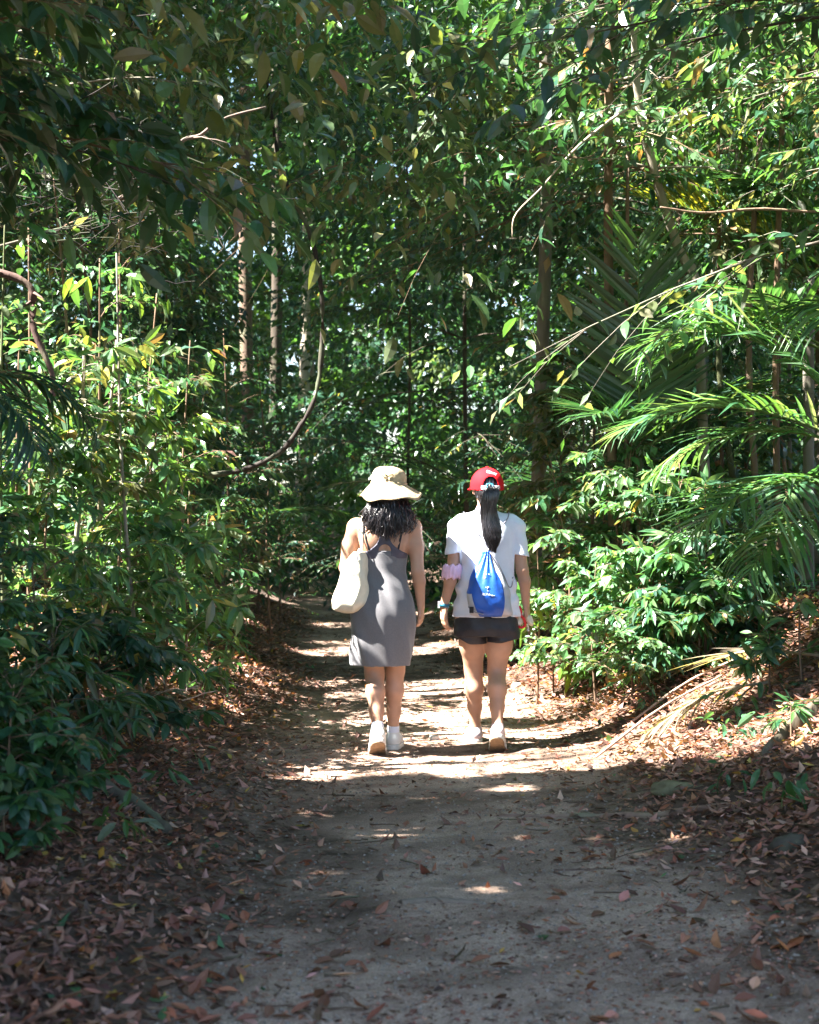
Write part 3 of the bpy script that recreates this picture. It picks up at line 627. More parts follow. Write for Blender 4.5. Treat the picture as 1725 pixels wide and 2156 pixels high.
# far trunks
GF = 'far trunks beyond the path end'
for x, d, r, w, lb in [(530, 25.5, .105, 'red', 'brownish far trunk, left of the far group'), (572, 27, .10, 'dark', 'dark far trunk in the middle of the far group'), (626, 28, .095, 'pale', 'bright pale far trunk, tallest of the far group'), (643, 31, .06, 'pale', 'thin pale far trunk touching the bright one'),
                       (1190, 24, .06, 'brown', 'brown far trunk right of the grey trunk'), (1260, 27, .08, 'grey', 'grey far trunk left of the slender brown trunk')]:
    S('tree', lb, x, d, 13, 'broad', nbr=18, bl=2.6, r=r, z0=.62, el=(5, 40), tw=6, nl=8, wood=w, top=.8, single=0, Ls=1.6, cat='tree', trunk='trunk', group=GF)

# ------------------------------------------------------------------ palms
F = lambda az, el, L, bend, **k: dict(az=az, el=el, L=L, bend=bend, **k)
palm('feather palm at the right edge with long arching green fronds', 2.62, 9.2, 1.75,
     [F(183, 28, 1.45, 55, n=30, ll=.52, sag=1), F(205, 12, 1.25, 55, n=28, ll=.5, sag=1, dz=-.25), F(168, 58, 1.5, 80, n=30, ll=.52, sag=1, dz=.1), F(230, 25, 1.1, 70, n=24, ll=.45, sag=2, dz=-.3), F(150, 20, 1.3, 60, n=26, ll=.45, sag=2), F(215, 5, 1.0, 55, n=22, ll=.45, sag=3, dz=-.4), F(280, 40, 1.0, 70, n=20, ll=.45, sag=2)], stems=3, seed=1, pal=np.vstack([GREEN, LIGHT]))
palm('upright young palm left of the thin stem clump', 1.60, 10.9, 1.75,
     [F(260, 84, 1.5, 16, n=26, ll=.6, sag=0, vee=.1, wid=1.3), F(170, 65, .75, 60, n=20, ll=.45, sag=1), F(10, 50, 1.2, 60, n=26, ll=.5, sag=1), F(230, 55, .7, 70, n=24, ll=.45, sag=1), F(330, 45, 1.1, 60, n=24, ll=.45, sag=1)], seed=2, pal=np.vstack([GREEN, DARK]))
palm('taller feather palm drooping sunlit fronds at the right edge', 2.75, 10.0, 2.35,
     [F(185, 35, 1.35, 75, n=28, ll=.58, sag=2), F(210, 48, 1.35, 90, n=28, ll=.58, sag=2), F(160, 30, 1.3, 70, n=28, ll=.5, sag=1), F(250, 40, 1.2, 80, n=24, ll=.5, sag=3)], stems=2, seed=3, pal=np.vstack([LIGHT, GREEN, GREEN]), wood='brown')
palm('palm with a yellowing frond near the upper right corner', 2.85, 11.2, 3.05,
     [F(172, 40, 1.35, 30, n=30, ll=.5, sag=0, pal=np.array([[.28, .25, .04], [.22, .24, .04], [.17, .2, .04]]), vee=.5), F(230, 55, 1.2, 60, n=22, ll=.45), F(100, 60, 1.2, 60, n=20, ll=.45)], seed=4, wood='grey', stem_r=.04)
palm('shaded palm with hanging fronds at the left edge', -1.98, 6.7, 1.92,
     [F(20, 20, .7, 80, n=22, ll=.36, sag=3), F(-25, 0, .6, 70, n=20, ll=.34, sag=3), F(-70, 20, .6, 70, n=16, ll=.34, sag=3)], seed=5, pal=DARK)
palm('feather palm behind the walkers between hat and cap', .72, 18.6, 1.15,
     [F(150, 60, 2.0, 75, n=32, ll=.5, sag=2), F(175, 40, 2.0, 60, n=32, ll=.5, sag=2), F(30, 50, 1.6, 80, n=28, ll=.45, sag=2), F(200, 35, 1.4, 60, n=26, ll=.42, sag=2), F(-20, 35, 1.3, 60, n=26, ll=.42, sag=2), F(270, 60, 1.2, 80, n=24, ll=.42, sag=2), F(100, 70, 1.4, 60, n=24, ll=.45, sag=1)], seed=6, pal=np.vstack([GREEN, YELLOW]))
palm('shaded palm left of the sun hat', -1.75, 17.0, .95,
     [F(10, 50, 1.3, 75, n=26, ll=.42, sag=2), F(170, 50, 1.3, 75, n=26, ll=.42, sag=2), F(230, 45, 1.2, 70, n=24, ll=.42, sag=2), F(300, 50, 1.2, 70, n=24, ll=.42, sag=2), F(80, 65, 1.3, 60, n=20, ll=.42)], seed=7, pal=GREEN)
palm('dark palm with long fronds behind the red cap', 1.35, 17.0, 1.3,
     [F(170, 60, 1.7, 75, n=26, ll=.5, sag=2), F(20, 45, 1.5, 70, n=26, ll=.5, sag=2), F(215, 40, 1.5, 70, n=26, ll=.45, sag=2), F(120, 70, 1.7, 60, n=24, ll=.5, sag=1), F(270, 55, 1.4, 75, n=24, ll=.45, sag=2)], seed=8, pal=DARK)

# ------------------------------------------------------------------ hanging liana and bare branches
def wood_thing(name, label, cat, pts, r0, r1, col, n=30, twigs=0, seed=0, sides=8, group=None, knots=.12):
    g = np.random.default_rng(300 + seed); P = curve_pts(pts, n); base = P[0].copy();
    ac = Acc(); ac.tube(P - base, np.linspace(r0, r1, n) * (1 + g.normal(0, knots, n)), sides)
    for k in range(twigs):
        i = int(g.integers(2, n - 2)); tn = unit(P[i + 1] - P[i]); q = polyline(g, P[i], tn + g.normal(0, .8, 3), np.linalg.norm(P[-1] - P[0]) * g.uniform(.12, .35), 6, .15, .15)
        ac.tube(q - base, np.linspace(r1 * .8, .001, 6), 4)
    return tag(link(name, ac.mesh(name, M_BARK), None, base, col), label, cat, group)
wood_thing('liana', 'long dark liana looping down from the canopy left of centre', 'vine', [at(560, 150, 11.6), at(580, 300, 11.5), at(608, 400, 11.3), at(652, 490, 11.3), at(675, 600, 11.3), at(678, 720, 11.3), at(665, 830, 11.3), at(630, 900, 11.3), at(585, 955, 11.3), at(500, 992, 11.3), at(400, 1000, 11.3), at(250, 992, 11.3)], .015, .019, (.03, .022, .019), 60, seed=1, knots=.2)
wood_thing('bare_branch', 'bare pale branch slanting down above the grey trunk', 'branch', [at(1420, 190, 10.2), at(1320, 230, 10.1), at(1215, 310, 9.9), at(1140, 395, 9.8), at(1085, 452, 9.7), at(1078, 500, 9.7)], .010, .003, (.36, .29, .22), 24, twigs=1, seed=2)
wood_thing('bare_branch', 'nearly level bare branch crossing above the right palms', 'branch', [at(1900, 425, 10.3), at(1725, 445, 10.2), at(1600, 440, 10.1), at(1480, 448, 10.0), at(1390, 436, 9.9)], .013, .006, (.2, .13, .09), 24, twigs=0, seed=3)
wood_thing('bare_branch', 'bent grey branch among the upper left leaves', 'branch', [at(250, 420, 8.4), at(340, 370, 8.4), at(380, 300, 8.4), at(420, 285, 8.4), at(470, 250, 8.4), at(560, 225, 8.4)], .016, .005, (.16, .12, .10), 24, twigs=3, seed=4)
wood_thing('bare_branch', 'dark crooked bough at the left edge above the pale stems', 'branch', [at(-60, 560, 8.0), at(60, 600, 8.0), at(70, 690, 8.0), at(110, 790, 8.0), at(105, 860, 8.0)], .022, .012, (.10, .06, .05), 24, twigs=4, seed=5)
def tangle():                                      # a hanging mat of dead twigs
    g = np.random.default_rng(77); c = at(190, 400, 8.3); ac = Acc()
    for k in range(90):
        p = c + g.normal(0, 1, 3) * np.array([.32, .25, .20]); q = polyline(g, p, g.normal(0, 1, 3) * np.array([1, .7, .5]), g.uniform(.25, .7), 6, .1, .35)
        ac.tube(q - c, np.linspace(.0035, .0012, 6), 4, cap=False)
    tag(link('twig_tangle', ac.mesh('twig_tangle', M_BARK), None, c, (.022, .017, .015)), 'dark tangle of dead twigs caught in the upper left foliage', 'twigs', None, 'stuff')
    c = at(290, 1380, 9.0); ac = Acc()
    for k in range(60):
        p = np.array([c[0] - .15 + g.normal(0, .3), c[1] + g.normal(0, .35), 0]); p[2] = ground_z(p[0], p[1]) + g.uniform(.02, .3)
        ac.tube(polyline(g, p, np.array([g.normal(-.2, .7), g.normal(0, .7), g.uniform(.1, 1)]), g.uniform(.3, .7), 7, .5, .2) - c, np.linspace(.005, .002, 7), 4, cap=False)
    tag(link('dry_twigs', ac.mesh('dry_twigs', M_BARK), None, c, (.38, .28, .24)), 'sunlit dry vines and twigs lying low among the left shrubs', 'twigs', None, 'stuff')
tangle()

# ------------------------------------------------------------------ masses: understorey fill, far wood, canopy
g = np.random.default_rng(99)
def box_clumps(n, lo, hi): return g.uniform(lo, hi, (n, 3))
C = np.vstack([box_clumps(420, (-7.5, 8.5, .1), (-2.5, 20, 5.5)), box_clumps(400, (2.6, 8.5, .3), (7, 20, 6)), box_clumps(70, (-2.6, 10.8, .2), (-1.75, 14, 3.2)), box_clumps(60, (1.7, 11.5, .4), (2.7, 15, 3.4)), box_clumps(60, (-5, 4, .1), (-2.3, 8.5, 2.2)), box_clumps(50, (2.6, 4, .4), (5.5, 8.5, 2.4))])
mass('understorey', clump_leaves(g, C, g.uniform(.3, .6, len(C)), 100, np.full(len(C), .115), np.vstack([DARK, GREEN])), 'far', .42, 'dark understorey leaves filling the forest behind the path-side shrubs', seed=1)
def far(n, d0, d1, zlo, per, L0, L1, lod, nm, lb, seed, pal):
    d = g.uniform(d0, d1, n); hw = .2614 * d + 2.2; zt = CAM_Z + .327 * d + 1.2
    C = np.stack([g.uniform(-1, 1, n) * hw, d, zlo + (zt - zlo) * g.random(n)], -1)
    C = C[~((np.abs(C[:, 0] - path_c(C[:, 1])) < 1.3) & (C[:, 1] < 21.5) & (C[:, 2] < 1.9))]
    C = C[~((C[:, 1] > 14) & (C[:, 1] < 28) & (C[:, 0] > -2.6) & (C[:, 0] < -1.35) & (C[:, 2] > 3.4) & (C[:, 2] < 6.6))]      # a clearing round the pale far trunks
    mass(nm, clump_leaves(g, C, g.uniform(.45, 1.0, len(C)), per, L0 + L1 * C[:, 1], pal), lod, .5, lb, seed=seed, carve=d1 < 30)
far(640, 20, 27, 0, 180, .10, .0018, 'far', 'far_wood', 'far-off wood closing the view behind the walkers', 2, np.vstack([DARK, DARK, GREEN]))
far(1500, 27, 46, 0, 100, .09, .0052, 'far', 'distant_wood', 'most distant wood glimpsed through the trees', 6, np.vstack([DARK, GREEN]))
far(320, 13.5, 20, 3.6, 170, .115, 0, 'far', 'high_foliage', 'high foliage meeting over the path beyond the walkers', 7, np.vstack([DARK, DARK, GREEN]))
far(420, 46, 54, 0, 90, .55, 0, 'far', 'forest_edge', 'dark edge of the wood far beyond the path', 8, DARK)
C = np.stack([g.uniform(-2.4, .9, 95), g.uniform(9.2, 13, 95), np.zeros(95)], -1); C[:, 2] = CAM_Z + C[:, 1] * g.uniform(.19, .36, 95)
mass('overhead_sprays', clump_leaves(g, C, g.uniform(.25, .5, len(C)), 85, np.full(len(C), .115), np.vstack([OLIVE, GREEN, DARK])), 'mid', .42, 'leafy sprays hanging over the path in the upper middle', seed=11)
# canopy added toward the sun, out of view, as shade; gaps cut for sun patches
def canopy(n, x0, x1, y0, y1, z0, z1):
    z = g.uniform(z0, z1, n); C = np.stack([g.uniform(x0, x1, n), g.uniform(y0, y1, n), 0 * z], -1) + SUN / SUN[2] * z[:, None]
    return C[C[:, 2] > CAM_Z + .327 * np.maximum(C[:, 1], 0) + .9]
C = np.vstack([canopy(1100, -6, 4, 1, 14, 5.0, 11), canopy(1300, -7, 4.5, 14, 38, 7.5, 14), canopy(120, -6, 4, -1, 2, 4, 10)])
Cv = np.stack([g.uniform(-13, 13, 700), g.uniform(15, 48, 700), np.zeros(700)], -1); Cv[:, 2] = CAM_Z + .327 * Cv[:, 1] + g.uniform(1.2, 4, 700); C = np.vstack([C, Cv, box_clumps(150, (2.5, 6, 6), (9, 16, 10))])
mass('canopy', clump_leaves(g, C, g.uniform(.6, 1.2, len(C)), 62, np.full(len(C), .33), GREEN), 'far', .55, 'leafy canopy added out of view overhead to shade the path', seed=3)
# forest around and behind the viewpoint
n = 420; a = g.uniform(0, 2 * np.pi, n); rr = g.uniform(7, 16, n); C = np.stack([np.cos(a) * rr, 2 + np.sin(a) * rr, g.uniform(0, 1, n) * 7], -1)
C = C[(~in_frame(C, 900)) & ~((np.abs(C[:, 0]) < 3.2) & (C[:, 1] < 10)) & ~((C[:, 1] < 0) & (C[:, 2] > 3))]
mass('surrounding_wood', clump_leaves(g, C, g.uniform(.7, 1.3, len(C)), 70, np.full(len(C), .3), DARK), 'far', .5, 'forest standing all around the path', seed=4, carve=True)
# seedlings and ground cover on the banks
n = 420; y = g.uniform(5.5, 16, n); side = np.where(g.random(n) < .5, -1, 1); sd = .25 + g.random(n) ** .8 * 2.2; x = path_c(y) + side * (path_hw(y) + sd)
C = np.stack([x, y, ground_z(x, y) + .10], -1)
mass('seedlings', clump_leaves(g, C, g.uniform(.06, .16, n), 9, np.full(n, .095), np.vstack([GREEN, LIGHT])), 'near', .32, 'small seedlings dotted over both banks', seed=5)
# ------------------------------------------------------------------ leaf litter, sticks, roots
def litter(n, ymin, ymax, smax, seed, dens):
    g = np.random.default_rng(seed); y = ymin + (ymax - ymin) * g.random(n) ** 1.35; side = np.where(g.random(n) < .5, -1, 1)
    s = g.uniform(-1.05, smax, n); x = path_c(y) + side * (path_hw(y) + s); s = edge_s(x, y)
    p = np.where(s > 0, sstep(-.25, .35, s), .026 + .45 * np.exp(s / .20)) * dens
    ok = g.random(n) < p; x, y = x[ok], y[ok]; m = len(x)
    P = np.stack([x, y, ground_z(x, y) + .012 + g.uniform(0, .022, m) * (edge_s(x, y) > 0)], -1)
    a = g.uniform(0, 2 * np.pi, m); d = np.stack([np.cos(a), np.sin(a), g.normal(.06, .22, m)], -1); nr = np.stack([g.normal(0, .38, m), g.normal(0, .38, m), np.ones(m)], -1)
    nr[g.random(m) < .35] *= np.array([1, 1, -1])
    col = pick(g, DEAD, m, .25); odd = g.random(m)
    col[odd < .03] = pick(g, np.array([[.42, .30, .07], [.5, .27, .06], [.40, .16, .06]]), int((odd < .03).sum())); col[odd > .985] = pick(g, LIGHT, int((odd > .985).sum()))
    return P, d, nr, g.uniform(.022, .07, m), col
A = litter(230000, 3.6, 21, 3.2, 11, 1.0)
score = A[3] / A[0][:, 1] * in_frame(A[0]); s_ = edge_s(A[0][:, 0], A[0][:, 1])
score = score * np.where(s_ < 0, 1.5, 1.0) * (A[0][:, 1] < 12)
idx = np.argsort(-score)[:300]
def lab(o, i):
    p = A[0][i]; c = A[4][i]; s = s_[i]
    tone = 'green' if c[1] > c[0] * 1.1 else 'yellow' if c[1] > .6 * c[0] and c[0] > .3 else 'orange' if c[0] > .33 else 'reddish brown' if c[0] > .17 else 'dark brown'
    u = (p[0] - float(path_c(p[1]))) / .95; third = 'left' if u < -.33 else 'right' if u > .33 else 'middle'
    where = f'the {third} third of the path in the foreground' if s < 0 and p[1] < 5.6 else f'the {third} third of the path nearer the walkers' if s < 0 else 'the litter of the right bank' if p[0] > 0 else 'the litter left of the path'
    tag(o, f'{tone} fallen leaf lying on {where}', 'leaf', f'{tone} leaves on {where}')
for i in idx: A[3][i] = .05 + .6 * max(0, A[3][i] - .02); A[4][i] = A[4][i] * np.array([1.15, 1.0, .9])
single_leaves(A, idx, .46, M_LITTER, None, 'fallen_leaf', 5, (0, 0, 0), (-.25, .45), .4, lab)
rest = np.ones(len(A[0]), bool); rest[idx] = False; nearby = A[0][:, 1] < 8.2
for m_, lod_, nm_, lb_ in ((rest & nearby, 'mid', 'leaf_litter', 'brown leaf litter in the foreground on both path edges'), (rest & ~nearby, 'far', 'leaf_litter', 'brown leaf litter on both banks from the walkers onward')):
    tag(link(nm_, mass_mesh(nm_, tuple(a[m_] for a in A), lod_, .46, M_LITTER_MASS, 12, (-.25, .45), .4)), lb_, None, None, 'stuff')

def twig_litter():
    g = np.random.default_rng(31); ac = Acc()
    for k in range(900):
        y = 3.8 + 14 * g.random() ** 1.4; sd = g.choice([-1, 1]); x = float(path_c(y) + sd * (path_hw(y) + g.uniform(-.7, 2))); a = g.uniform(0, 6.28); L = g.uniform(.06, .32)
        if edge_s(np.array(x), np.array(y)) < 0 and g.random() < .7: L *= .5
        t = np.linspace(0, 1, 4); xs_ = x + np.cos(a) * L * t + g.normal(0, .01, 4); ys_ = y + np.sin(a) * L * t + g.normal(0, .01, 4); z = ground_z(xs_, ys_) + .014 + g.uniform(0, .02)
        ac.tube(np.stack([xs_, ys_, z], -1), np.linspace(.004, .0018, 4), 4, cap=False)
    tag(link('twig_litter', ac.mesh('twig_litter', M_BARK), None, None, (.13, .085, .06)), 'small broken twigs scattered over the ground', None, None, 'stuff')
    ac = Acc(); n = 4200
    for k in range(n):
        y = 3.7 + 10 * g.random() ** 1.5; x = float(path_c(y) + g.uniform(-1, 1) * path_hw(y)); r = g.uniform(.003, .009)
        V = np.array([[1, 0, 0], [-1, 0, 0], [0, 1, 0], [0, -1, 0], [0, 0, .7], [0, 0, -.7]]) * r * g.uniform(.7, 1.3, (6, 1)); a = g.uniform(0, 6.28)
        V = V @ np.array([[math.cos(a), math.sin(a), 0], [-math.sin(a), math.cos(a), 0], [0, 0, 1]])
        ac.add(V + [x, y, float(ground_z(x, y)) + .010], None, [[0, 2, 4], [2, 1, 4], [1, 3, 4], [3, 0, 4], [2, 0, 5], [1, 2, 5], [3, 1, 5], [0, 3, 5]])
    fr = np.random.default_rng(44); m = 34000; y = 3.7 + 12 * fr.random(m) ** 1.5; x = path_c(y) + fr.uniform(-1.1, 1.1, m) * path_hw(y); clumpy = noise(x, y, seed=31, f=3.2, octs=2) + .6 * np.abs(x - path_c(y)) > fr.uniform(-.5, 1.2, m); x, y = x[clumpy], y[clumpy]; m = len(x)
    a = fr.uniform(0, 6.28, m); tag(link('leaf_crumbs', mass_mesh('leaf_crumbs', (np.stack([x, y, ground_z(x, y) + .012], -1), np.stack([np.cos(a), np.sin(a), fr.normal(0, .15, m)], -1), np.stack([fr.normal(0, .3, m), fr.normal(0, .3, m), np.ones(m)], -1), fr.uniform(.010, .032, m), pick(fr, DEAD, m, .3)), 'far', .5, M_LITTER_MASS, 3)), 'crumbled leaf fragments trodden into the path', None, None, 'stuff')
    tag(link('gravel', ac.mesh('gravel', plain('grit', (.28, .23, .19), .9, .4, 60), False)), 'small grit and crumbs on the trodden path', None, None, 'stuff')
twig_litter()

def gp(x, y):                                       # a pixel on the ground -> point on the terrain
    d = 6.0
    for k in range(40):
        z = float(ground_z((x - CX) / FPX * d, d)); d = .5 * d + .5 * (CAM_Z - z) * FPX / (y - CY)
    return np.array([(x - CX) / FPX * d, d, z])
def on_ground(pts, lift): return [gp(*p) + np.array([0, 0, lift]) for p in pts]
wood_thing('stick', 'grey stick half sunk in the path in the foreground', 'stick', on_ground([(845, 1908), (900, 1902), (960, 1904), (1018, 1908)], .006), .018, .012, (.22, .17, .13), 16, seed=11)
wood_thing('root', 'long thin root crossing the right side of the path', 'root', on_ground([(1050, 1722), (1150, 1724), (1260, 1722), (1370, 1722), (1470, 1708), (1560, 1700)], .008), .012, .020, (.24, .15, .11), 24, seed=12)
wood_thing('root', 'grey root slanting down the left bank under dark shrubs', 'root', on_ground([(60, 1590), (150, 1640), (230, 1680), (300, 1720), (352, 1765)], .03), .050, .022, (.10, .085, .06), 24, seed=13, twigs=3)
wood_thing('stick', 'dark fallen stick at the left edge of the path in the foreground', 'stick', on_ground([(440, 1980), (500, 1986), (560, 1996)], .008), .010, .006, (.10, .07, .05), 12, seed=14)
wood_thing('stick', 'thin pale stick slanting up the right bank above the walkers\' feet', 'stick', on_ground([(1085, 1385), (1130, 1355), (1165, 1335)], .05), .008, .004, (.36, .26, .2), 12, seed=15)
wood_thing('stick', 'short dark stick on the sunny path right of the white shoes', 'stick', on_ground([(1160, 1838), (1220, 1836), (1290, 1834)], .008), .006, .004, (.12, .08, .06), 12, seed=16)
for k, (a, b, lb) in enumerate([((1255, 1605), (1520, 1440), 'long dry stick lying up the right bank, lowest of three'), ((1330, 1530), (1560, 1400), 'long dry stick lying up the right bank, middle of three'), ((1290, 1500), (1480, 1375), 'long dry stick lying up the right bank, topmost of three')]):
    P0, P1 = gp(*a), gp(*b); wood_thing('stick', lb, 'stick', [P0 + UP * .03, (P0 + P1) / 2 + UP * .08, P1 + UP * .05], .008, .006, (.34, .24, .18), 16, seed=17 + k, group='dry sticks on the right bank')

# curved buttress root at the right edge
def buttress():
    pts = [at(1585, 1612, 7.25), at(1625, 1560, 7.35), at(1672, 1512, 7.5), at(1735, 1466, 7.7), at(1830, 1380, 7.9), at(1900, 1200, 8.0)]
    P = curve_pts(pts, 26); base = np.array([P[0][0], P[0][1], float(ground_z(P[0][0], P[0][1]))]); V = []; n = len(P); g = np.random.default_rng(4)
    for k in range(n):
        zb = float(ground_z(P[k][0], P[k][1])) - .15; t = k / (n - 1); r = .016 + .03 * t
        top = P[k]; b1 = np.array([top[0] + .02, top[1], zb]); side = np.array([.35, -.94, 0])
        V += [b1 + side * (r * 1.8), top + side * r * 1.1 - UP * .06, top + side * r * .7 + UP * .0, top + UP * r * .7, top - side * r * .7, top - side * r * 1.1 - UP * .06, b1 - side * r * 1.8]
    i = np.arange(n - 1)[:, None] * 7; j = np.arange(6)[None]; Q = np.stack([i + j, i + j + 1, i + j + 8, i + j + 7], -1).reshape(-1, 4)
    me = mesh_np('buttress_root', np.array(V) - base + g.normal(0, .004, (len(V), 3)), Q, M_BARK)
    tag(link('buttress_root', me, None, base, (.12, .098, .068)), 'thick curved buttress root rising at the right edge', 'root')
buttress()

# dead palm frond on the right bank, mossy stone, pale stones
def dead_frond(label, p0, p1, n, ll, seed):
    g = np.random.default_rng(seed); a, b = gp(*p0) + UP * .05, gp(*p1) + UP * .06; root = empty('dead_frond', a, label, 'frond', 'dead palm fronds on the right bank'); P = curve_pts([a, (a + b) / 2 + UP * .07, b], 12)
    ac = Acc(); ac.tube(P - a, np.linspace(.010, .003, 12), 5); link('rachis', ac.mesh('rachis', M_BARK), root, None, (.30, .23, .16))
    for k in range(n):
        t = .1 + .9 * k / n; i = min(int(t * 11), 10); p = P[i] + (P[i + 1] - P[i]) * (t * 11 - i); tn = unit(P[i + 1] - P[i])
        for sg in (-1, 1):
            d = unit(unit(np.cross(tn, UP)) * sg + tn * g.uniform(.5, 1.3) + np.array([0, 0, g.normal(-.02, .12)])); nn = UP + g.normal(0, .3, 3); x = unit(np.cross(d, nn)); z = np.cross(x, d); l = ll * g.uniform(.7, 1.1)
            o = link('leaflet', leaflet_data(int(g.integers(0, 3))), root, None, np.array([.23, .19, .135]) * g.uniform(.6, 1.15)); m = np.eye(4); m[:3, 0] = x * l * .8; m[:3, 1] = d * l; m[:3, 2] = z * l; m[:3, 3] = p - a; o.matrix_basis = Matrix(m.tolist())
dead_frond('straw-coloured dead palm frond under the right palms, upper of two', (1735, 1400), (1440, 1430), 24, .36, 1)
dead_frond('straw-coloured dead palm frond on the right bank, lower of two', (1620, 1455), (1370, 1560), 24, .34, 2)
def stone(name, label, px, sz, col, seed, bury=.35):
    g = np.random.default_rng(seed); p = gp(*px); nu, nv = 14, 9; V = []
    for j in range(nv):
        for i in range(nu):
            a = i * 2 * np.pi / nu; b = -np.pi / 2 + np.pi * j / (nv - 1); u = np.array([math.cos(a) * math.cos(b), math.sin(a) * math.cos(b), math.sin(b)]); r = 1 + .4 * float(noise(*(u * 1.7 + seed), seed=seed, f=1.5)); V.append(np.sign(u) * np.abs(u) ** .8 * np.array(sz) * r)
    i = np.arange(nv - 1)[:, None] * nu; j = np.arange(nu)[None]; k = (j + 1) % nu; Q = np.stack([i + j, i + k, i + nu + k, i + nu + j], -1).reshape(-1, 4)
    tag(link(name, mesh_np(name, np.array(V) + [0, 0, sz[2] * (1 - bury)], Q, M_BARK), None, p, col), label, 'stone')
stone('stone', 'mossy yellowish stone half buried in the right litter', (1412, 1672), (.09, .05, .035), (.15, .135, .075), 3, .5)
stone('stone', 'dark mossy stone at the right edge below the curved root', (1665, 1790), (.08, .06, .04), (.07, .06, .045), 5, .5)
stone('stone', 'pale round stone beside the path right of the bare legs', (1086, 1450), (.035, .03, .028), (.55, .50, .44), 7)
stone('stone', 'small pale stone on the path between the walkers\' feet', (915, 1560), (.035, .025, .02), (.5, .46, .40), 9)
# ------------------------------------------------------------------ sculpting: smooth unions of cones and lofts, turned into one mesh
class Field:
    def __init__(s, lo, hi, h):
        s.lo = np.array(lo, float); s.h = h; s.n = np.ceil((np.array(hi) - s.lo) / h).astype(int) + 1
        s.ax = [(s.lo[k] + np.arange(s.n[k]) * h).astype(np.float32) for k in range(3)]; s.v = np.full(s.n, .2, np.float32)
    def sub(s, lo, hi):
        a = [int(np.clip(math.floor((lo[k] - s.lo[k]) / s.h), 0, s.n[k])) for k in range(3)]; b = [int(np.clip(math.ceil((hi[k] - s.lo[k]) / s.h) + 1, 0, s.n[k])) for k in range(3)]
        sl = tuple(slice(p, q) for p, q in zip(a, b)); return sl, s.ax[0][sl[0]][:, None, None], s.ax[1][sl[1]][None, :, None], s.ax[2][sl[2]][None, None, :]
    def all(s): return s.ax[0][:, None, None], s.ax[1][None, :, None], s.ax[2][None, None, :]
    def put(s, sl, d, k):
        a = s.v[sl]
        if k > 0: hh = np.maximum(k - np.abs(a - d), 0) / k; s.v[sl] = np.minimum(a, d) - hh * hh * k * .25
        else: s.v[sl] = np.minimum(a, d)
    def cone(s, a, b, ra, rb, k=.02):
        a = np.array(a, float); b = np.array(b, float); m = max(ra, rb) + .06
        sl, X, Y, Z = s.sub(np.minimum(a, b) - m, np.maximum(a, b) + m); ba = b - a; L2 = float(ba @ ba) + 1e-9
        t = np.clip(((X - a[0]) * ba[0] + (Y - a[1]) * ba[1] + (Z - a[2]) * ba[2]) / L2, 0, 1)
        d = np.sqrt((X - a[0] - t * ba[0]) ** 2 + (Y - a[1] - t * ba[1]) ** 2 + (Z - a[2] - t * ba[2]) ** 2) - (ra + (rb - ra) * t); s.put(sl, d, k)
    def chain(s, P, r, k=.02):
        for i in range(len(P) - 1): s.cone(P[i], P[i + 1], r[i], r[i + 1], k)
    def ell(s, c, r, k=.02, cut=False):
        c = np.array(c, float); r = np.array(r, float); sl, X, Y, Z = s.sub(c - r - .06, c + r + .06)
        q = np.sqrt(((X - c[0]) / r[0]) ** 2 + ((Y - c[1]) / r[1]) ** 2 + ((Z - c[2]) / r[2]) ** 2); d = (q - 1) * r.min()
        if cut: s.v[sl] = np.maximum(s.v[sl], -d)
        else: s.put(sl, d, k)
    def loft(s, st, k=.02, p=2.2, rip=None):
        d, sl = loft_d(s, st, p, rip); s.put(sl, d, k)
    def cut(s, fn): X, Y, Z = s.all(); s.v = np.maximum(s.v, fn(X, Y, Z)).astype(np.float32)
    def mesh(s, name, mat): V, F = surf_nets(s.v, s.lo, s.h); return mesh_np(name, V, F, mat)

def dens(st, z):
    st = np.array(sorted(st), float); zz = np.linspace(0, len(st) - 1, 80); C = curve_pts(st, 80); o = np.argsort(C[:, 0])
    return [np.interp(z, C[o, 0], C[o, k]) for k in range(1, st.shape[1])]
def loft_d(s, st, p=2.2, rip=None):
    """stack of ellipses: (z, cx, cy, rx, ry)"""
    a = np.array(st); zlo, zhi = a[:, 0].min(), a[:, 0].max()
    lo = ((a[:, 1] - a[:, 3]).min() - .06, (a[:, 2] - a[:, 4]).min() - .06, zlo - .04); hi = ((a[:, 1] + a[:, 3]).max() + .06, (a[:, 2] + a[:, 4]).max() + .06, zhi + .04)
    sl, X, Y, Z = s.sub(lo, hi); cx, cy, rx, ry = [q.astype(np.float32)[None, None, :] for q in dens(st, Z.ravel())]
    q = (np.abs((X - cx) / rx) ** p + np.abs((Y - cy) / ry) ** p) ** (1 / p); d = (q - 1) * np.minimum(rx, ry)
    if rip is not None: d = d + rip(X, Y, Z)
    return np.maximum(d, np.maximum(Z - zhi, zlo - Z)), sl

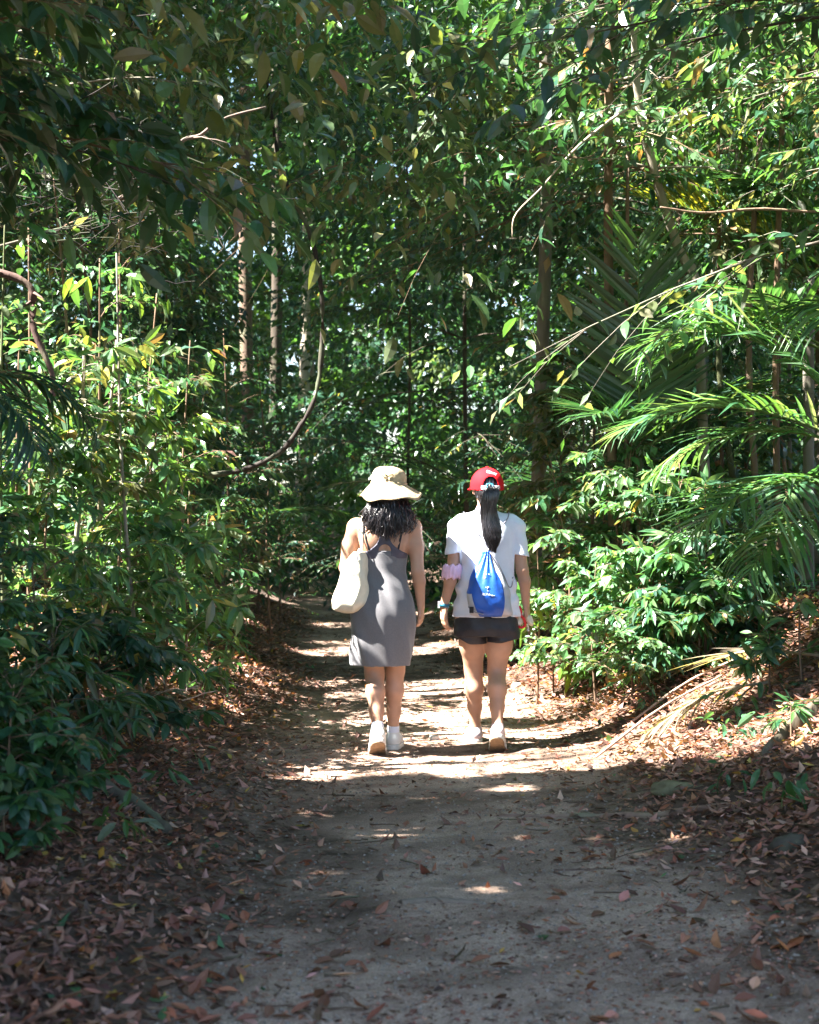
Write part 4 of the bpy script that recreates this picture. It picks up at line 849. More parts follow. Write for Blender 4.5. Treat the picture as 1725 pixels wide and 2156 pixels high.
def surf_nets(v, lo, h):
    s = v < 0; nx, ny, nz = v.shape
    cnt = np.zeros((nx - 1, ny - 1, nz - 1), np.int8); cor = [(i, j, k) for i in (0, 1) for j in (0, 1) for k in (0, 1)]
    for i, j, k in cor: cnt += s[i:nx - 1 + i, j:ny - 1 + j, k:nz - 1 + k]
    idx = np.argwhere((cnt > 0) & (cnt < 8)); acc = np.zeros((len(idx), 3)); num = np.zeros(len(idx))
    for a in cor:
        for ax in range(3):
            if a[ax]: continue
            b = list(a); b[ax] = 1; ia = idx + a; ib = idx + b
            va = v[ia[:, 0], ia[:, 1], ia[:, 2]]; vb = v[ib[:, 0], ib[:, 1], ib[:, 2]]; m = (va < 0) != (vb < 0)
            t = np.where(m, va / np.where(m, va - vb, 1), 0); pos = np.array(a, float)[None] + np.zeros((len(idx), 3)); pos[:, ax] += t
            acc += pos * m[:, None]; num += m
    V = lo + (idx + acc / num[:, None]) * h
    vid = np.full(cnt.shape, -1, np.int64); vid[idx[:, 0], idx[:, 1], idx[:, 2]] = np.arange(len(idx)); F = []
    for ax in range(3):
        u, w = (ax + 1) % 3, (ax + 2) % 3; A = [slice(None)] * 3; B = [slice(None)] * 3; A[ax] = slice(0, -1); B[ax] = slice(1, None)
        s0, s1 = s[tuple(A)], s[tuple(B)]; e = np.argwhere(s0 != s1); ok = (e[:, u] > 0) & (e[:, w] > 0) & (e[:, u] < v.shape[u] - 1) & (e[:, w] < v.shape[w] - 1); e = e[ok]
        def at_(du, dw): q = e.copy(); q[:, u] -= du; q[:, w] -= dw; return vid[q[:, 0], q[:, 1], q[:, 2]]
        q = np.stack([at_(1, 1), at_(0, 1), at_(0, 0), at_(1, 0)], -1); fl = ~s0[e[:, 0], e[:, 1], e[:, 2]]; q[fl] = q[fl][:, ::-1]; F.append(q)
    return V, np.vstack(F)
# ------------------------------------------------------------------ the two walkers, seen from behind (facing +Y)
M_SKIN = plain('skin', (.47, .262, .172), .48, .15, 9, .12, 260, sss=.15, spec=.4)
M_HAIR = plain('black_hair', (.016, .013, .015), .30, .5, 90, spec=.8)
M_DRESS = plain('grey_jersey', (.165, .160, .168), .95, .10, 160, .25, 500, sheen=.3, spec=.15)
M_BRA = plain('slate_stretch', (.075, .072, .10), .6, .08, 60, .1, 500)
M_BLACKS = plain('black_strap', (.02, .02, .024), .6, .1, 60)
M_HAT = plain('khaki_cotton', (.42, .335, .21), .9, .2, 34, .8, 40, spec=.15)
M_TOTE = plain('cream_canvas', (.66, .60, .47), .92, .06, 30, .35, 90, spec=.15)
M_WHITE = plain('white_cotton', (.70, .73, .82), .9, .03, 30, .25, 55, sheen=.2, spec=.15)
M_SHORTS = plain('black_shorts', (.018, .018, .024), .55, .2, 40, .3, 80, spec=.45)
M_RED = plain('red_cap', (.52, .008, .014), .8, .10, 30, .15, 300, spec=.15)
M_BLUE = plain('blue_nylon', (.008, .075, .38), .42, .12, 22, .45, 40, spec=.5)
M_SILVER = plain('silver_nylon', (.42, .42, .46), .45, .10, 22, .4, 45, spec=.5)
M_PINK = plain('pink_frill', (.78, .52, .68), .8, .08, 40, .3, 120, sheen=.3)
M_TEAL = plain('teal_strap', (.03, .17, .25), .5, .1, 60)
M_SHOE = plain('white_trainer', (.66, .66, .63), .7, .06, 40, .25, 220)
M_SHOEP = plain('pinkish_trainer', (.62, .48, .47), .7, .08, 40, .25, 220)
M_SOLEW = plain('white_sole', (.62, .60, .56), .6, .08, 50); M_SOLEB = plain('brown_tread', (.22, .15, .09), .8, .2, 80, .6, 160)
M_PRINT = plain('white_print', (.75, .76, .8), .6, .05, 50); M_STRAPR = plain('red_strap', (.62, .03, .03), .6, .1, 60); M_CORD = plain('grey_cord', (.22, .22, .26), .7, .1, 100)

def rotx(a): c, s = math.cos(a), math.sin(a); return np.array([[1, 0, 0], [0, c, -s], [0, s, c]])
def rotz(a): c, s = math.cos(a), math.sin(a); return np.array([[c, -s, 0], [s, c, 0], [0, 0, 1]])

def foot_frame(ball, pitch, yaw):                    # ball of the foot rests on the ground, heel lifted by pitch
    Rm = rotz(yaw) @ rotx(-pitch); return Rm, np.array(ball, float) - Rm @ np.array([0, .11, 0])
def shoe(parent, ball, pitch, yaw, upper, tread):
    Rm, o = foot_frame(ball, pitch, yaw); f = Field((-.07, -.09, -.02), (.07, .22, .16), .004)
    f.chain([(0, -.025, .05), (0, .02, .055), (0, .08, .045), (0, .135, .036)], [.040, .040, .041, .036], .03); f.cone((0, -.022, .06), (0, -.012, .098), .040, .038, .02)
    X, Y, Z = f.all(); f.v = np.maximum(f.v, .016 - Z).astype(np.float32); f.ell((0, -.008, .125), (.030, .036, .03), cut=True)
    sh = link('shoe', f.mesh('shoe', upper), parent)
    m = np.eye(4); m[:3, :3] = Rm; m[:3, 3] = o; sh.matrix_basis = Matrix(m.tolist())
    def sole(z0, z1, grow, mat, nm):
        q = Field((-.08, -.1, z0 - .02), (.08, .23, z1 + .02), .004); X, Y, Z = q.all()
        t = np.clip((Y + .028) / .17, 0, 1); w = .037 + .012 * np.sin(np.clip(t, 0, 1) * 2.6) - .006 * np.exp(-((t - .4) / .15) ** 2) + grow
        d = np.sqrt(X ** 2 + (Y - (-.028 + .17 * t)) ** 2) - w; q.v = np.maximum(d, np.maximum(Z - z1, z0 - Z)).astype(np.float32) + 0 * (X + Y + Z)
        link(nm, q.mesh(nm, mat), sh)
    sole(.002, .030, .004, M_SOLEW, 'sole'); sole(-.004, .004, .001, tread, 'tread')
    lace = Acc()
    for k in range(4): y = .03 + k * .022; lace.tube(curve_pts([(-.03, y, .072 - k * .004), (0, y, .096 - k * .008), (.03, y, .072 - k * .004)], 7), .003, 5)
    link('lace', lace.mesh('lace', M_SOLEW), sh)
    return o + Rm @ np.array([0, -.014, .095])

def hand(f, w, d, n, a, curl=.5, thumb_side=1, s=1.0):
    """wrist w, finger direction d, palm normal n (fingers curl to it), a: from little finger to index"""
    w, d, n, a = np.array(w, float), unit(d), unit(n), unit(a)
    for k, (off, L) in enumerate([(-.030, .062), (-.010, .074), (.010, .080), (.030, .072)]):
        kn = w + d * .082 * s + a * off * s; f.cone(w + a * off * .45 * s, kn, .015 * s, .0115 * s, .012)
        p = kn; ang = .15 + curl * .3
        for q, (fr, dr) in enumerate([(.45, .0095), (.30, .0085), (.25, .0078)]):
            dv = unit(d * math.cos(ang) + n * math.sin(ang) + a * off * 1.2); p2 = p + dv * L * fr * s; f.cone(p, p2, (dr + .0006) * s, dr * s, .004); p = p2; ang += curl * .55
    b = w + d * .025 * s + a * .026 * s; p1 = b + unit(d * .7 + a * .6 + n * .35) * .042 * s; p2 = p1 + unit(d * .95 + a * .1 + n * .35) * .032 * s
    f.cone(w + d * .02 * s + a * .012 * s, b, .016 * s, .014 * s, .01); f.cone(b, p1, .0135 * s, .0105 * s, .008); f.cone(p1, p2, .0105 * s, .0085 * s, .004)

def head(f, c, s=1.0, yaw=0):
    c = np.array(c, float); Rz = rotz(yaw)
    P = lambda x, y, z: c + Rz @ (np.array([x, y, z]) * s)
    f.ell(c + [0, -.008, .02], (.076 * s, .094 * s, .098 * s), .03); f.cone(P(0, .035, -.03), P(0, .055, -.085), .058 * s, .030 * s, .03)   # skull, jaw and chin
    f.cone(P(0, .086, .005), P(0, .108, -.030), .008, .013, .012); f.cone(P(-.012, .092, -.062), P(.012, .092, -.062), .009, .009, .01)             # nose, lips
    f.cone(P(-.034, .083, .02), P(.034, .083, .02), .011, .011, .02)                                                                         # brow
    for x in (-1, 1): f.cone(P(x * .077, -.004, .012), P(x * .074, .004, -.028), .014, .010, .006)                                                 # ears
    return P

def face_bits(parent, P):
    for nm, pts, r, mt in [('eye', [(-.032, .088, .0)], .010, M_PRINT), ('eye', [(.032, .088, .0)], .010, M_PRINT)]:
        q = Field(np.array(P(*pts[0])) - .03, np.array(P(*pts[0])) + .03, .003); q.ell(P(*pts[0]), (.014, .010, .009)); e = link(nm, q.mesh(nm, mt), parent)
        i = Field(np.array(P(*pts[0])) - .03, np.array(P(*pts[0])) + .03, .002); i.ell(np.array(P(*pts[0])) + [0, .006, 0], (.006, .005, .006)); link('iris', i.mesh('iris', M_HAIR), e)

def strands(mat, curves, r0=.0035, n=14, name='hair', parent=None, sides=4):
    ac = Acc()
    for P in curves: ac.tube(curve_pts(P, n), np.concatenate([np.full(n - 4, r0), np.linspace(r0, r0 * .25, 4)]), sides, cap=False)
    return link(name, ac.mesh(name, mat), parent)

def ribbon(ac, P, w, th, nrm):
    P = np.asarray(P, float); T_ = np.gradient(P, axis=0); T_ /= np.linalg.norm(T_, axis=1)[:, None]; N = np.broadcast_to(np.asarray(nrm, float), P.shape); S_ = np.cross(T_, N); S_ /= np.linalg.norm(S_, axis=1)[:, None]; N = np.cross(S_, T_)
    V = np.stack([P - S_ * w - N * th, P + S_ * w - N * th, P + S_ * w + N * th, P - S_ * w + N * th], 1).reshape(-1, 3); n = len(P); i = np.arange(n - 1)[:, None] * 4; j = np.arange(4)[None]; k = (j + 1) % 4
    ac.add(V, np.vstack([np.stack([i + j, i + k, i + 4 + k, i + 4 + j], -1).reshape(-1, 4), [[3, 2, 1, 0], [n * 4 - 4, n * 4 - 3, n * 4 - 2, n * 4 - 1]]]))

# ================================================================== woman in the grey dress
def woman_dress():
    X0, Y0 = -.145, 9.05; gz = float(ground_z(X0, Y0)); base = np.array([X0, Y0, gz])
    root = empty('person', base, 'woman in a grey dress and khaki sun hat walking away with a tote bag', 'person', 'two women walking down the path')
    aL = shoe(root, (-.040, -.06, .004), R(33), R(4), M_SHOE, M_SOLEB); aR = shoe(root, (.062, .27, .004), R(0), R(-6), M_SHOE, M_SOLEB)
    f = Field((-.32, -.22, .03), (.32, .36, 1.68), .0065)
    torso = [(.70, -.01, 0, .150, .105), (.80, -.008, 0, .165, .115), (.90, -.005, 0, .155, .108), (1.02, -.003, 0, .118, .085), (1.12, 0, 0, .126, .090), (1.20, 0, 0, .142, .095), (1.27, 0, -.004, .150, .092), (1.325, 0, -.004, .135, .075), (1.365, .005, -.002, .080, .055), (1.40, .012, 0, .050, .048)]
    f.loft(torso, .02)
    for x in (-1, 1):
        f.ell((x * .075, -.058, 1.235), (.062, .045, .085), .03); f.ell((x * .155, -.004, 1.312), (.056, .05, .052), .04)      # shoulder blades, shoulders
    X, Y, Z = f.all(); f.v += (.008 * np.exp(-(X / .016) ** 2) * (Y < -.02) * sstep(.95, 1.1, Z) * (1 - sstep(1.3, 1.38, Z))).astype(np.float32)          # spine
    f.cone((.012, .0, 1.36), (.022, .008, 1.47), .050, .047, .03); P = head(f, (.024, .012, 1.52), 1.0)
    sR, eR, wR = (.168, -.006, 1.305), (.192, -.035, 1.052), (.210, .005, .868); f.chain([sR, (.182, -.012, 1.20), eR], [.047, .044, .036], .02); f.chain([eR, (.200, -.025, 1.0), wR], [.036, .036, .024], .015)
    hand(f, wR, (.02, .10, -1), (-.55, .75, .1), (.25, .85, .1), .75)
    sL, eL, wL = (-.168, -.004, 1.305), (-.222, -.02, 1.075), (-.165, .19, 1.12); f.chain([sL, (-.20, -.01, 1.20), eL], [.047, .045, .037], .02); f.chain([eL, (-.205, .06, 1.085), wL], [.037, .036, .025], .015)
    hand(f, wL, (.35, .5, .75), (.8, -.5, .1), (.1, .7, -.6), 1.1)
    kL, kR = (-.058, .05, .455), (.060, .13, .47)
    for h_, k_, a_ in (((-.085, 0, .80), kL, aL), ((.075, 0, .80), kR, aR)):
        k_ = np.array(k_); a_ = np.array(a_); f.chain([h_, (np.array(h_) + k_) / 2, k_], [.088, .074, .055], .03)
        c_ = k_ * .68 + a_ * .32 + np.array([0, -.016, 0]); f.chain([k_, c_, k_ * .35 + a_ * .65, a_, a_ + [0, .004, -.03]], [.052, .052, .039, .030, .031], .025)
    body = link('body', f.mesh('body', M_SKIN), root); face_bits(body, P)
    for nm, a_, k_ in (('sock', aL, kL), ('sock', aR, kR)):
        u = unit(np.array(k_) - a_); q = Field(a_ - .08, a_ + .12, .004); q.cone(a_ - u * .04, a_ + u * .035, .037, .036); X, Y, Z = q.all()
        q.v = np.maximum(q.v, (X - a_[0]) * u[0] + (Y - a_[1]) * u[1] + (Z - a_[2]) * u[2] - .045).astype(np.float32); link(nm, q.mesh(nm, M_WHITE), root)
    # dress
    rip = lambda X, Y, Z: .0055 * np.sin(np.arctan2(X, -Y) * 7 + Z * 6 + 1.2 * np.sin(Z * 11)) * (1 - sstep(.62, .86, Z)) + .0035 * np.abs(np.sin(Z * 30 + X * 26 + .6)) * np.exp(-((Z - 1.0) / .08) ** 2) + .002 * np.sin(X * 70 + Z * 22)
    dr = [(1.172, 0, 0, .137, .100), (1.11, -.002, 0, .135, .098), (1.04, -.004, 0, .134, .100), (.96, -.008, -.004, .154, .118), (.88, -.010, -.008, .180, .130), (.80, -.008, -.008, .188, .136), (.70, -.010, -.002, .186, .130), (.60, -.014, .004, .180, .126), (.512, -.020, .010, .172, .122)]
    q = Field((-.26, -.2, .49), (.24, .2, 1.2), .0055); q.loft(dr, 0, 2.1, rip)
    inn, sl = loft_d(q, [(z, a, b, c - .010, e - .010) for z, a, b, c, e in dr], 2.1, rip)
    X, Y, Z = q.all(); full = np.full(q.v.shape, 1., np.float32); full[sl] = inn; q.v = np.where(np.broadcast_to(Z < .62, q.v.shape), np.maximum(q.v, -(full - .0) + np.where(Z > .615, 1, 0) * -1), q.v).astype(np.float32)
    dress = link('dress', q.mesh('dress', M_DRESS), root)
    hem = Acc(); th = np.linspace(0, 2 * np.pi, 60); hem.tube(np.stack([.1345 * np.cos(th), -.0975 * np.sin(th), np.full(60, 1.171)], -1), .0035, 5, cap=False); link('neckline', hem.mesh('neckline', M_DRESS), dress)
    def back_y(x, z, off=.003):
        i = int(round((x - f.lo[0]) / f.h)); k = int(round((z - f.lo[2]) / f.h)); col = f.v[i, :, k]; j = np.where(col < 0)[0]
        return (float(f.ax[1][j[0]]) if len(j) else -.06) - off
    # straps
    for nm, pts in (('strap', [(-.082, -.088, 1.17), (-.105, -.104, 1.25), (-.118, -.07, 1.325), (-.115, 0, 1.368), (-.105, .07, 1.30)]), ('strap', [(.078, -.092, 1.17), (.094, -.112, 1.25), (.108, -.075, 1.325), (.105, 0, 1.368), (.095, .07, 1.30)])):
        ac = Acc(); sp_ = curve_pts(pts, 30)
        for p_ in sp_:
            if p_[1] < -.02: p_[1] = min(back_y(p_[0], p_[2], .004), -.0)
            elif p_[2] > 1.33: p_[2] += .006
        ribbon(ac, sp_, .0055, .002, (0, -1, .35)); link(nm, ac.mesh(nm, M_BLACKS), dress)
    # racerback sports bra: a thin layer over the back
    b = Field((-.18, -.16, 1.10), (.18, .12, 1.40), .004); b.loft([(z, x, y, rx + .004, ry + .004) for z, x, y, rx, ry in torso], .02)
    for x in (-1, 1): b.ell((x * .075, -.058, 1.235), (.066, .049, .089), .03); b.ell((x * .155, -.004, 1.312), (.05, .045, .045), .04)
    X, Y, Z = b.all(); ax_ = np.abs(X - .002); up = np.clip((Z - 1.155) / .12, 0, 1.6)
    outer = ax_ - (.028 + .110 * np.clip(1 - up, 0, 1) ** 2.6 + .030 * np.clip(up - 1.0, 0, 1)); hole = np.sqrt(((X - .004) / .036) ** 2 + ((Z - 1.172) / .040) ** 2) - 1
    b.v = np.maximum(b.v, np.maximum(np.maximum(outer * .8, -hole * .036), np.maximum(Y + .02, np.maximum(Z - 1.34, 1.13 - Z)))).astype(np.float32); link('sports_bra', b.mesh('sports_bra', M_BRA), root)
    # hat
    n = 64; th = np.linspace(0, 2 * np.pi, n, endpoint=False); g = np.random.default_rng(5); rings = []
    c0 = np.array([.026, .0, 0]); wob = lambda k: 1 + .012 * np.sin(th * 5 + k) + .010 * np.sin(th * 9 + k * 2.3)
    for z, r in [(1.660, .004), (1.659, .030), (1.654, .060), (1.642, .084), (1.622, .097), (1.600, .101), (1.583, .102), (1.571, .102), (1.567, .105), (1.562, .106)]: rings.append(np.stack([c0[0] + r * .99 * np.cos(th) * wob(z * 30), c0[1] + r * 1.08 * np.sin(th) * wob(z * 30), np.full(n, z) + .004 * np.sin(th * 3 + z * 60)], -1))
    for t in np.linspace(.12, 1, 9):
        back = .5 - .5 * np.sin(th); rr = .106 + t * (.078 + .010 * np.cos(th)); drop = t ** 1.15 * (.046 + .040 * back + .012 * np.cos(th + 2.6)); wv = t * t * (.008 * np.sin(th * 4 + .6) + .006 * np.sin(th * 7 + 2))
        rings.append(np.stack([c0[0] + .004 * t + rr * np.cos(th) * .98, c0[1] + rr * np.sin(th) * 1.04, 1.560 - drop + wv], -1))
    V = np.vstack(rings); m = len(rings); i = np.arange(m - 1)[:, None] * n; j = np.arange(n)[None]; k = (j + 1) % n; Q = np.stack([i + k, i + j, i + n + j, i + n + k], -1).reshape(-1, 4)
    hat = link('sun_hat', mesh_np('sun_hat', V, Q, M_HAT), root); md = hat.modifiers.new('thickness', 'SOLIDIFY'); md.thickness = .004
    hat.rotation_euler = (0, R(2.5), 0); hat.location = (-.068, 0, 0)
    ac = Acc(); tt = np.append(th, th[0]); ac.tube(np.stack([c0[0] + .104 * np.cos(tt), c0[1] + .112 * np.sin(tt), np.full(n + 1, 1.567)], -1), .0035, 5, cap=False); link('hat_seam', ac.mesh('hat_seam', M_HAT), hat)
    ac = Acc()
    for s_ in (-1, 1): ac.tube(curve_pts([(.02, -.109, 1.605), (.02 + s_ * .022, -.112, 1.618), (.02 + s_ * .03, -.110, 1.604), (.02 + s_ * .008, -.112, 1.596), (.02 + s_ * .012, -.112, 1.578)], 14), .0035, 5)
    link('hat_bow', ac.mesh('hat_bow', M_HAT), hat)
    # hair: loose and wavy to the shoulder blades
    g = np.random.default_rng(8); cs = []
    for k in range(1000):
        a = g.uniform(R(-165), R(-5)) if k % 4 else g.uniform(R(-190), R(20)); x = .024 + .083 * math.cos(a); y = .085 * math.sin(a); z = g.uniform(1.45, 1.51)
        spr = g.uniform(.75, 1.5); L = g.uniform(.14, .235) * (1 - .22 * abs(math.cos(a)) ** 2); ph = g.uniform(0, 6.28); wv = g.uniform(.006, .016)
        fx = .024 + .105 * math.cos(a) * spr + g.normal(0, .012); fy = min(-.052, .11 * math.sin(a) - .035) + g.normal(0, .01)
        cs.append([(x, y, z), (x * .55 + fx * .45 + wv * math.sin(ph), y * .5 + fy * .5 - .022, z - L * .32), (x * .25 + fx * .75 + wv * math.sin(ph + 1.9), fy - .016, z - L * .62), (fx + wv * math.sin(ph + 3.6), fy - .010, z - L * .85), (fx * .92 + wv * math.sin(ph + 5), fy - .006 + g.normal(0, .008), z - L)])
    hair = strands(M_HAIR, cs, .0024, 11, 'hair', root)
    q = Field((-.16, -.16, 1.28), (.22, .12, 1.64), .006); q.ell((.024, -.004, 1.525), (.080, .092, .092)); q.chain([(.02, -.055, 1.47), (.02, -.085, 1.42), (.005, -.09, 1.37)], [.075, .066, .036], .03); q.chain([(.07, -.035, 1.46), (.08, -.055, 1.40)], [.040, .032], .03); q.chain([(-.03, -.035, 1.46), (-.045, -.055, 1.40)], [.040, .028], .03)
    X, Y, Z = q.all(); q.v += (.004 * np.sin(X * 260 + Z * 40) + .003 * np.sin(X * 420 - Z * 60)).astype(np.float32); q.v = np.maximum(q.v, np.where(Y > .055, .1, -1)).astype(np.float32); link('hair_mass', q.mesh('hair_mass', M_HAIR), hair)
    # tote bag: hangs from the left shoulder, a thing of its own
    tb = empty('tote_bag', base + np.array([-.21, -.03, .80]), 'cream canvas tote bag hanging from the left shoulder of the woman in grey', 'bag'); o = np.array([-.21, -.03, .80])
    wr = lambda X, Y, Z: .008 * np.abs(np.sin(X * 30 + Y * 9 + Z * 10 + 1.5 * np.sin(Z * 17))) * (1 - sstep(1.02, 1.14, Z)) + .004 * np.sin(Y * 50 + Z * 30)
    st = [(.818, -.205, -.02, .045, .09), (.835, -.210, -.02, .088, .125), (.875, -.192, -.02, .108, .15), (.93, -.182, -.02, .106, .152), (1.00, -.172, -.018, .092, .148), (1.08, -.168, -.016, .078, .142), (1.13, -.158, -.015, .062, .138), (1.178, -.145, -.014, .036, .132)]
    q = Field((-.36, -.22, .79), (-.03, .18, 1.21), .005); q.loft(st, 0, 3.2, wr); q.loft([(1.10, -.16, -.015, .006, .06), (1.11, -.16, -.015, .006, .06)], 0); X, Y, Z = q.all()
    inn, sl = loft_d(q, [(z, a, b, max(c - .008, .005), e - .008) for z, a, b, c, e in st], 3.2, wr); full = np.full(q.v.shape, 1., np.float32); full[sl] = inn
    top_cut = 1.10 + .07 * np.clip((X + .235) / .06, 0, 1); q.v = np.maximum(q.v, np.minimum((Z - top_cut), .05)).astype(np.float32); q.v = np.where(np.broadcast_to(Z > 1.02, q.v.shape), np.maximum(q.v, -full), q.v).astype(np.float32)
    V, Fq = surf_nets(q.v, q.lo, q.h); link('bag_body', mesh_np('bag_body', V - o, Fq, M_TOTE), tb)
    for yb, yo in ((-.11, -.085), (.08, .06)):
        ac = Acc(); ribbon(ac, curve_pts([np.array(p) - o for p in [(-.128, yb, 1.145), (-.125, yb * .95, 1.20), (-.126, yo * .98, 1.29), (-.128, yo * .45, 1.362), (-.128, 0, 1.372)]], 16), .008, .0022, (.3, -1, .2)); link('handle', ac.mesh('handle', M_TOTE), tb)
    ac = Acc(); ac.box(np.array([-.150, -.150, 1.135]) - o, (.004, .003, .012)); link('clasp', ac.mesh('clasp', M_CORD, False), tb)
woman_dress()

# ================================================================== woman in the white shirt
def woman_shirt():
    X0, Y0 = .455, 9.25; gz = float(ground_z(X0, Y0)); base = np.array([X0, Y0, gz])
    root = empty('person', base, 'woman in a white T-shirt, black shorts and red cap walking away', 'person', 'two women walking down the path')
    aL = shoe(root, (-.076, .31, .004), R(0), R(8), M_SHOEP, M_SOLEB); aR = shoe(root, (.060, -.11, .004), R(34), R(-6), M_SHOEP, M_SOLEB)
    f = Field((-.34, -.22, .03), (.32, .36, 1.70), .0065)
    torso = [(.73, 0, 0, .160, .110), (.78, 0, -.008, .172, .125), (.90, 0, 0, .150, .105), (1.04, 0, 0, .125, .088), (1.18, 0, 0, .145, .098), (1.28, 0, 0, .155, .095), (1.345, 0, 0, .14, .075), (1.39, 0, 0, .08, .055), (1.42, 0, 0, .052, .048)]
    f.loft(torso, .02)
    for x in (-1, 1): f.ell((x * .155, 0, 1.318), (.05, .046, .045), .04)
    f.cone((-.004, 0, 1.38), (-.004, .006, 1.49), .050, .048, .03); P = head(f, (.0, .012, 1.538), 1.0, R(9))
    sL, eL, wL = (-.168, 0, 1.318), (-.200, -.03, 1.055), (-.250, .0, .850); f.chain([sL, (-.184, -.012, 1.2), eL], [.043, .041, .037], .02); f.chain([eL, (-.215, -.024, .99), wL], [.037, .036, .024], .015)
    hand(f, wL, (-.02, .08, -1), (.75, .55, .1), (-.35, .9, .1), .45)
    sR, eR, wR = (.168, 0, 1.318), (.208, -.03, 1.055), (.232, .0, .868); f.chain([sR, (.186, -.012, 1.2), eR], [.043, .041, .036], .02); f.chain([eR, (.222, -.024, .99), wR], [.036, .035, .024], .015)
    hand(f, wR, (.10, .12, -1), (-.85, .4, .1), (.3, .9, .1), 1.15)
    kL, kR = (-.072, .13, .455), (.062, .04, .455)
    for h_, k_, a_ in (((-.088, 0, .80), kL, aL), ((.088, 0, .80), kR, aR)):
        k_ = np.array(k_); a_ = np.array(a_); h_ = np.array(h_); f.chain([h_, h_ * .45 + k_ * .55, k_], [.095, .076, .053], .03)
        c_ = k_ * .68 + a_ * .32 + np.array([0, -.018, 0]); f.chain([k_, c_, k_ * .35 + a_ * .65, a_, a_ + [0, .004, -.03]], [.051, .054, .040, .030, .032], .025)
    body = link('body', f.mesh('body', M_SKIN), root); face_bits(body, P)
    # shirt with short sleeves
    rip = lambda X, Y, Z: .004 * np.sin(np.arctan2(X, -Y) * 6 + Z * 9 + 1.5 * np.sin(Z * 9)) * (1 - sstep(1.05, 1.25, Z)) + .0022 * np.sin(X * 50 + Z * 35 + 2 * np.sin(Z * 13)) + .0025 * np.sin(X * 40 - Z * 60) * np.exp(-((Z - .92) / .09) ** 2)
    st = [(.782, 0, -.004, .194, .142), (.86, 0, -.002, .187, .134), (.95, 0, 0, .176, .124), (1.06, 0, 0, .163, .116), (1.16, 0, 0, .160, .114), (1.26, 0, 0, .170, .108), (1.325, 0, 0, .172, .094), (1.37, 0, 0, .142, .078), (1.405, -.004, 0, .070, .060), (1.43, -.004, 0, .056, .056)]
    q = Field((-.3, -.22, .76), (.3, .22, 1.46), .005); q.loft(st, 0, 2.25, rip)
    for sx, h0 in ((-1, (-.193, -.018, 1.145)), (1, (.195, -.018, 1.135))):
        q.cone((sx * .145, 0, 1.338), (sx * .170, 0, 1.308), .048, .054, .045); q.cone((sx * .172, 0, 1.30), h0, .056, .054, .02)
    X, Y, Z = q.all(); q.v += (.002 * np.sin(Z * 70 + X * 30) * (np.abs(X) > .16)).astype(np.float32)
    for sx, hx, hz in ((-1, -.203, 1.153), (1, .205, 1.143)):
        pl = (hz - Z) - (np.abs(X) - .2) * .18; q.v = np.where(np.broadcast_to((sx * X > .162) & (Z < 1.2) & (Z > 1.02) & (pl > -.03), q.v.shape), np.maximum(q.v, pl), q.v).astype(np.float32)
        q.cone((sx * .198, -.016, 1.15), (sx * .2, -.018, 1.12), .001, .001)
    q.v = np.where(np.broadcast_to((Z < 1.135) & (np.abs(X) > .192), q.v.shape) & np.broadcast_to(Z > .99, q.v.shape), .05, q.v).astype(np.float32)
    q.ell((-.004, .03, 1.452), (.052, .06, .035), cut=True)
    inn, sl = loft_d(q, [(z, a, b, c - .010, e - .010) for z, a, b, c, e in st], 2.25, rip); full = np.full(q.v.shape, 1., np.float32); full[sl] = inn
    q.v = np.where(np.broadcast_to(Z < .86, q.v.shape), np.maximum(q.v, -full), q.v).astype(np.float32)
    shirt = link('shirt', q.mesh('shirt', M_WHITE), root)
    a_ = np.linspace(0, 2 * np.pi, 70); ac = Acc(); hx = np.sign(np.cos(a_)) * np.abs(np.cos(a_)) ** (2 / 2.25); hy = np.sign(np.sin(a_)) * np.abs(np.sin(a_)) ** (2 / 2.25)
    ac.tube(np.stack([.193 * hx, -.004 + .141 * hy, np.full(70, .797)], -1), .0022, 5, cap=False); link('hem_seam', ac.mesh('hem_seam', M_WHITE), shirt)
    # shorts
    rs = lambda X, Y, Z: .003 * np.sin(X * 55 + Z * 30) + .002 * np.sin(Z * 90 + Y * 20)
    q = Field((-.26, -.2, .59), (.26, .2, .88), .005); q.loft([(.672, 0, -.006, .188, .132), (.76, 0, -.006, .185, .138), (.86, 0, 0, .165, .115)], 0, 2.3, rs)
    q.loft([(.612, -.096, .022, .094, .104), (.66, -.095, .012, .097, .116), (.74, -.09, 0, .098, .125)], .01, 2.1, rs); q.loft([(.625, .099, -.004, .097, .106), (.66, .097, -.004, .099, .116), (.74, .09, 0, .098, .125)], .01, 2.1, rs)
    X, Y, Z = q.all(); q.v = np.maximum(q.v, (.622 + .040 * sstep(-.09, -.19, X) + .022 * sstep(.06, .19, X) + .010 * (X > 0)) - Z).astype(np.float32); link('shorts', q.mesh('shorts', M_SHORTS), root)
    # cap with rear opening, strap, ponytail
    q = Field((-.13, -.14, 1.50), (.13, .24, 1.69), .004); c = np.array([.003, .0, 1.552]); X, Y, Z = q.all(); yaw = R(9)
    xr = (X - c[0]) * math.cos(yaw) + (Y - c[1]) * math.sin(yaw); yr = -(X - c[0]) * math.sin(yaw) + (Y - c[1]) * math.cos(yaw)
    e1 = (np.sqrt((xr / .099) ** 2 + (yr / .118) ** 2 + (np.maximum(Z - 1.552, 0) / .108) ** 2 + (np.minimum(Z - 1.552, 0) / .30) ** 2) - 1) * .099; e2 = e1 + .009
    dome = np.maximum(np.maximum(e1, -e2), 1.528 - Z + yr * .06); arch = np.maximum(np.sqrt((xr / .046) ** 2 + ((Z - 1.540) / .064) ** 2) - 1, yr * 20) * .046
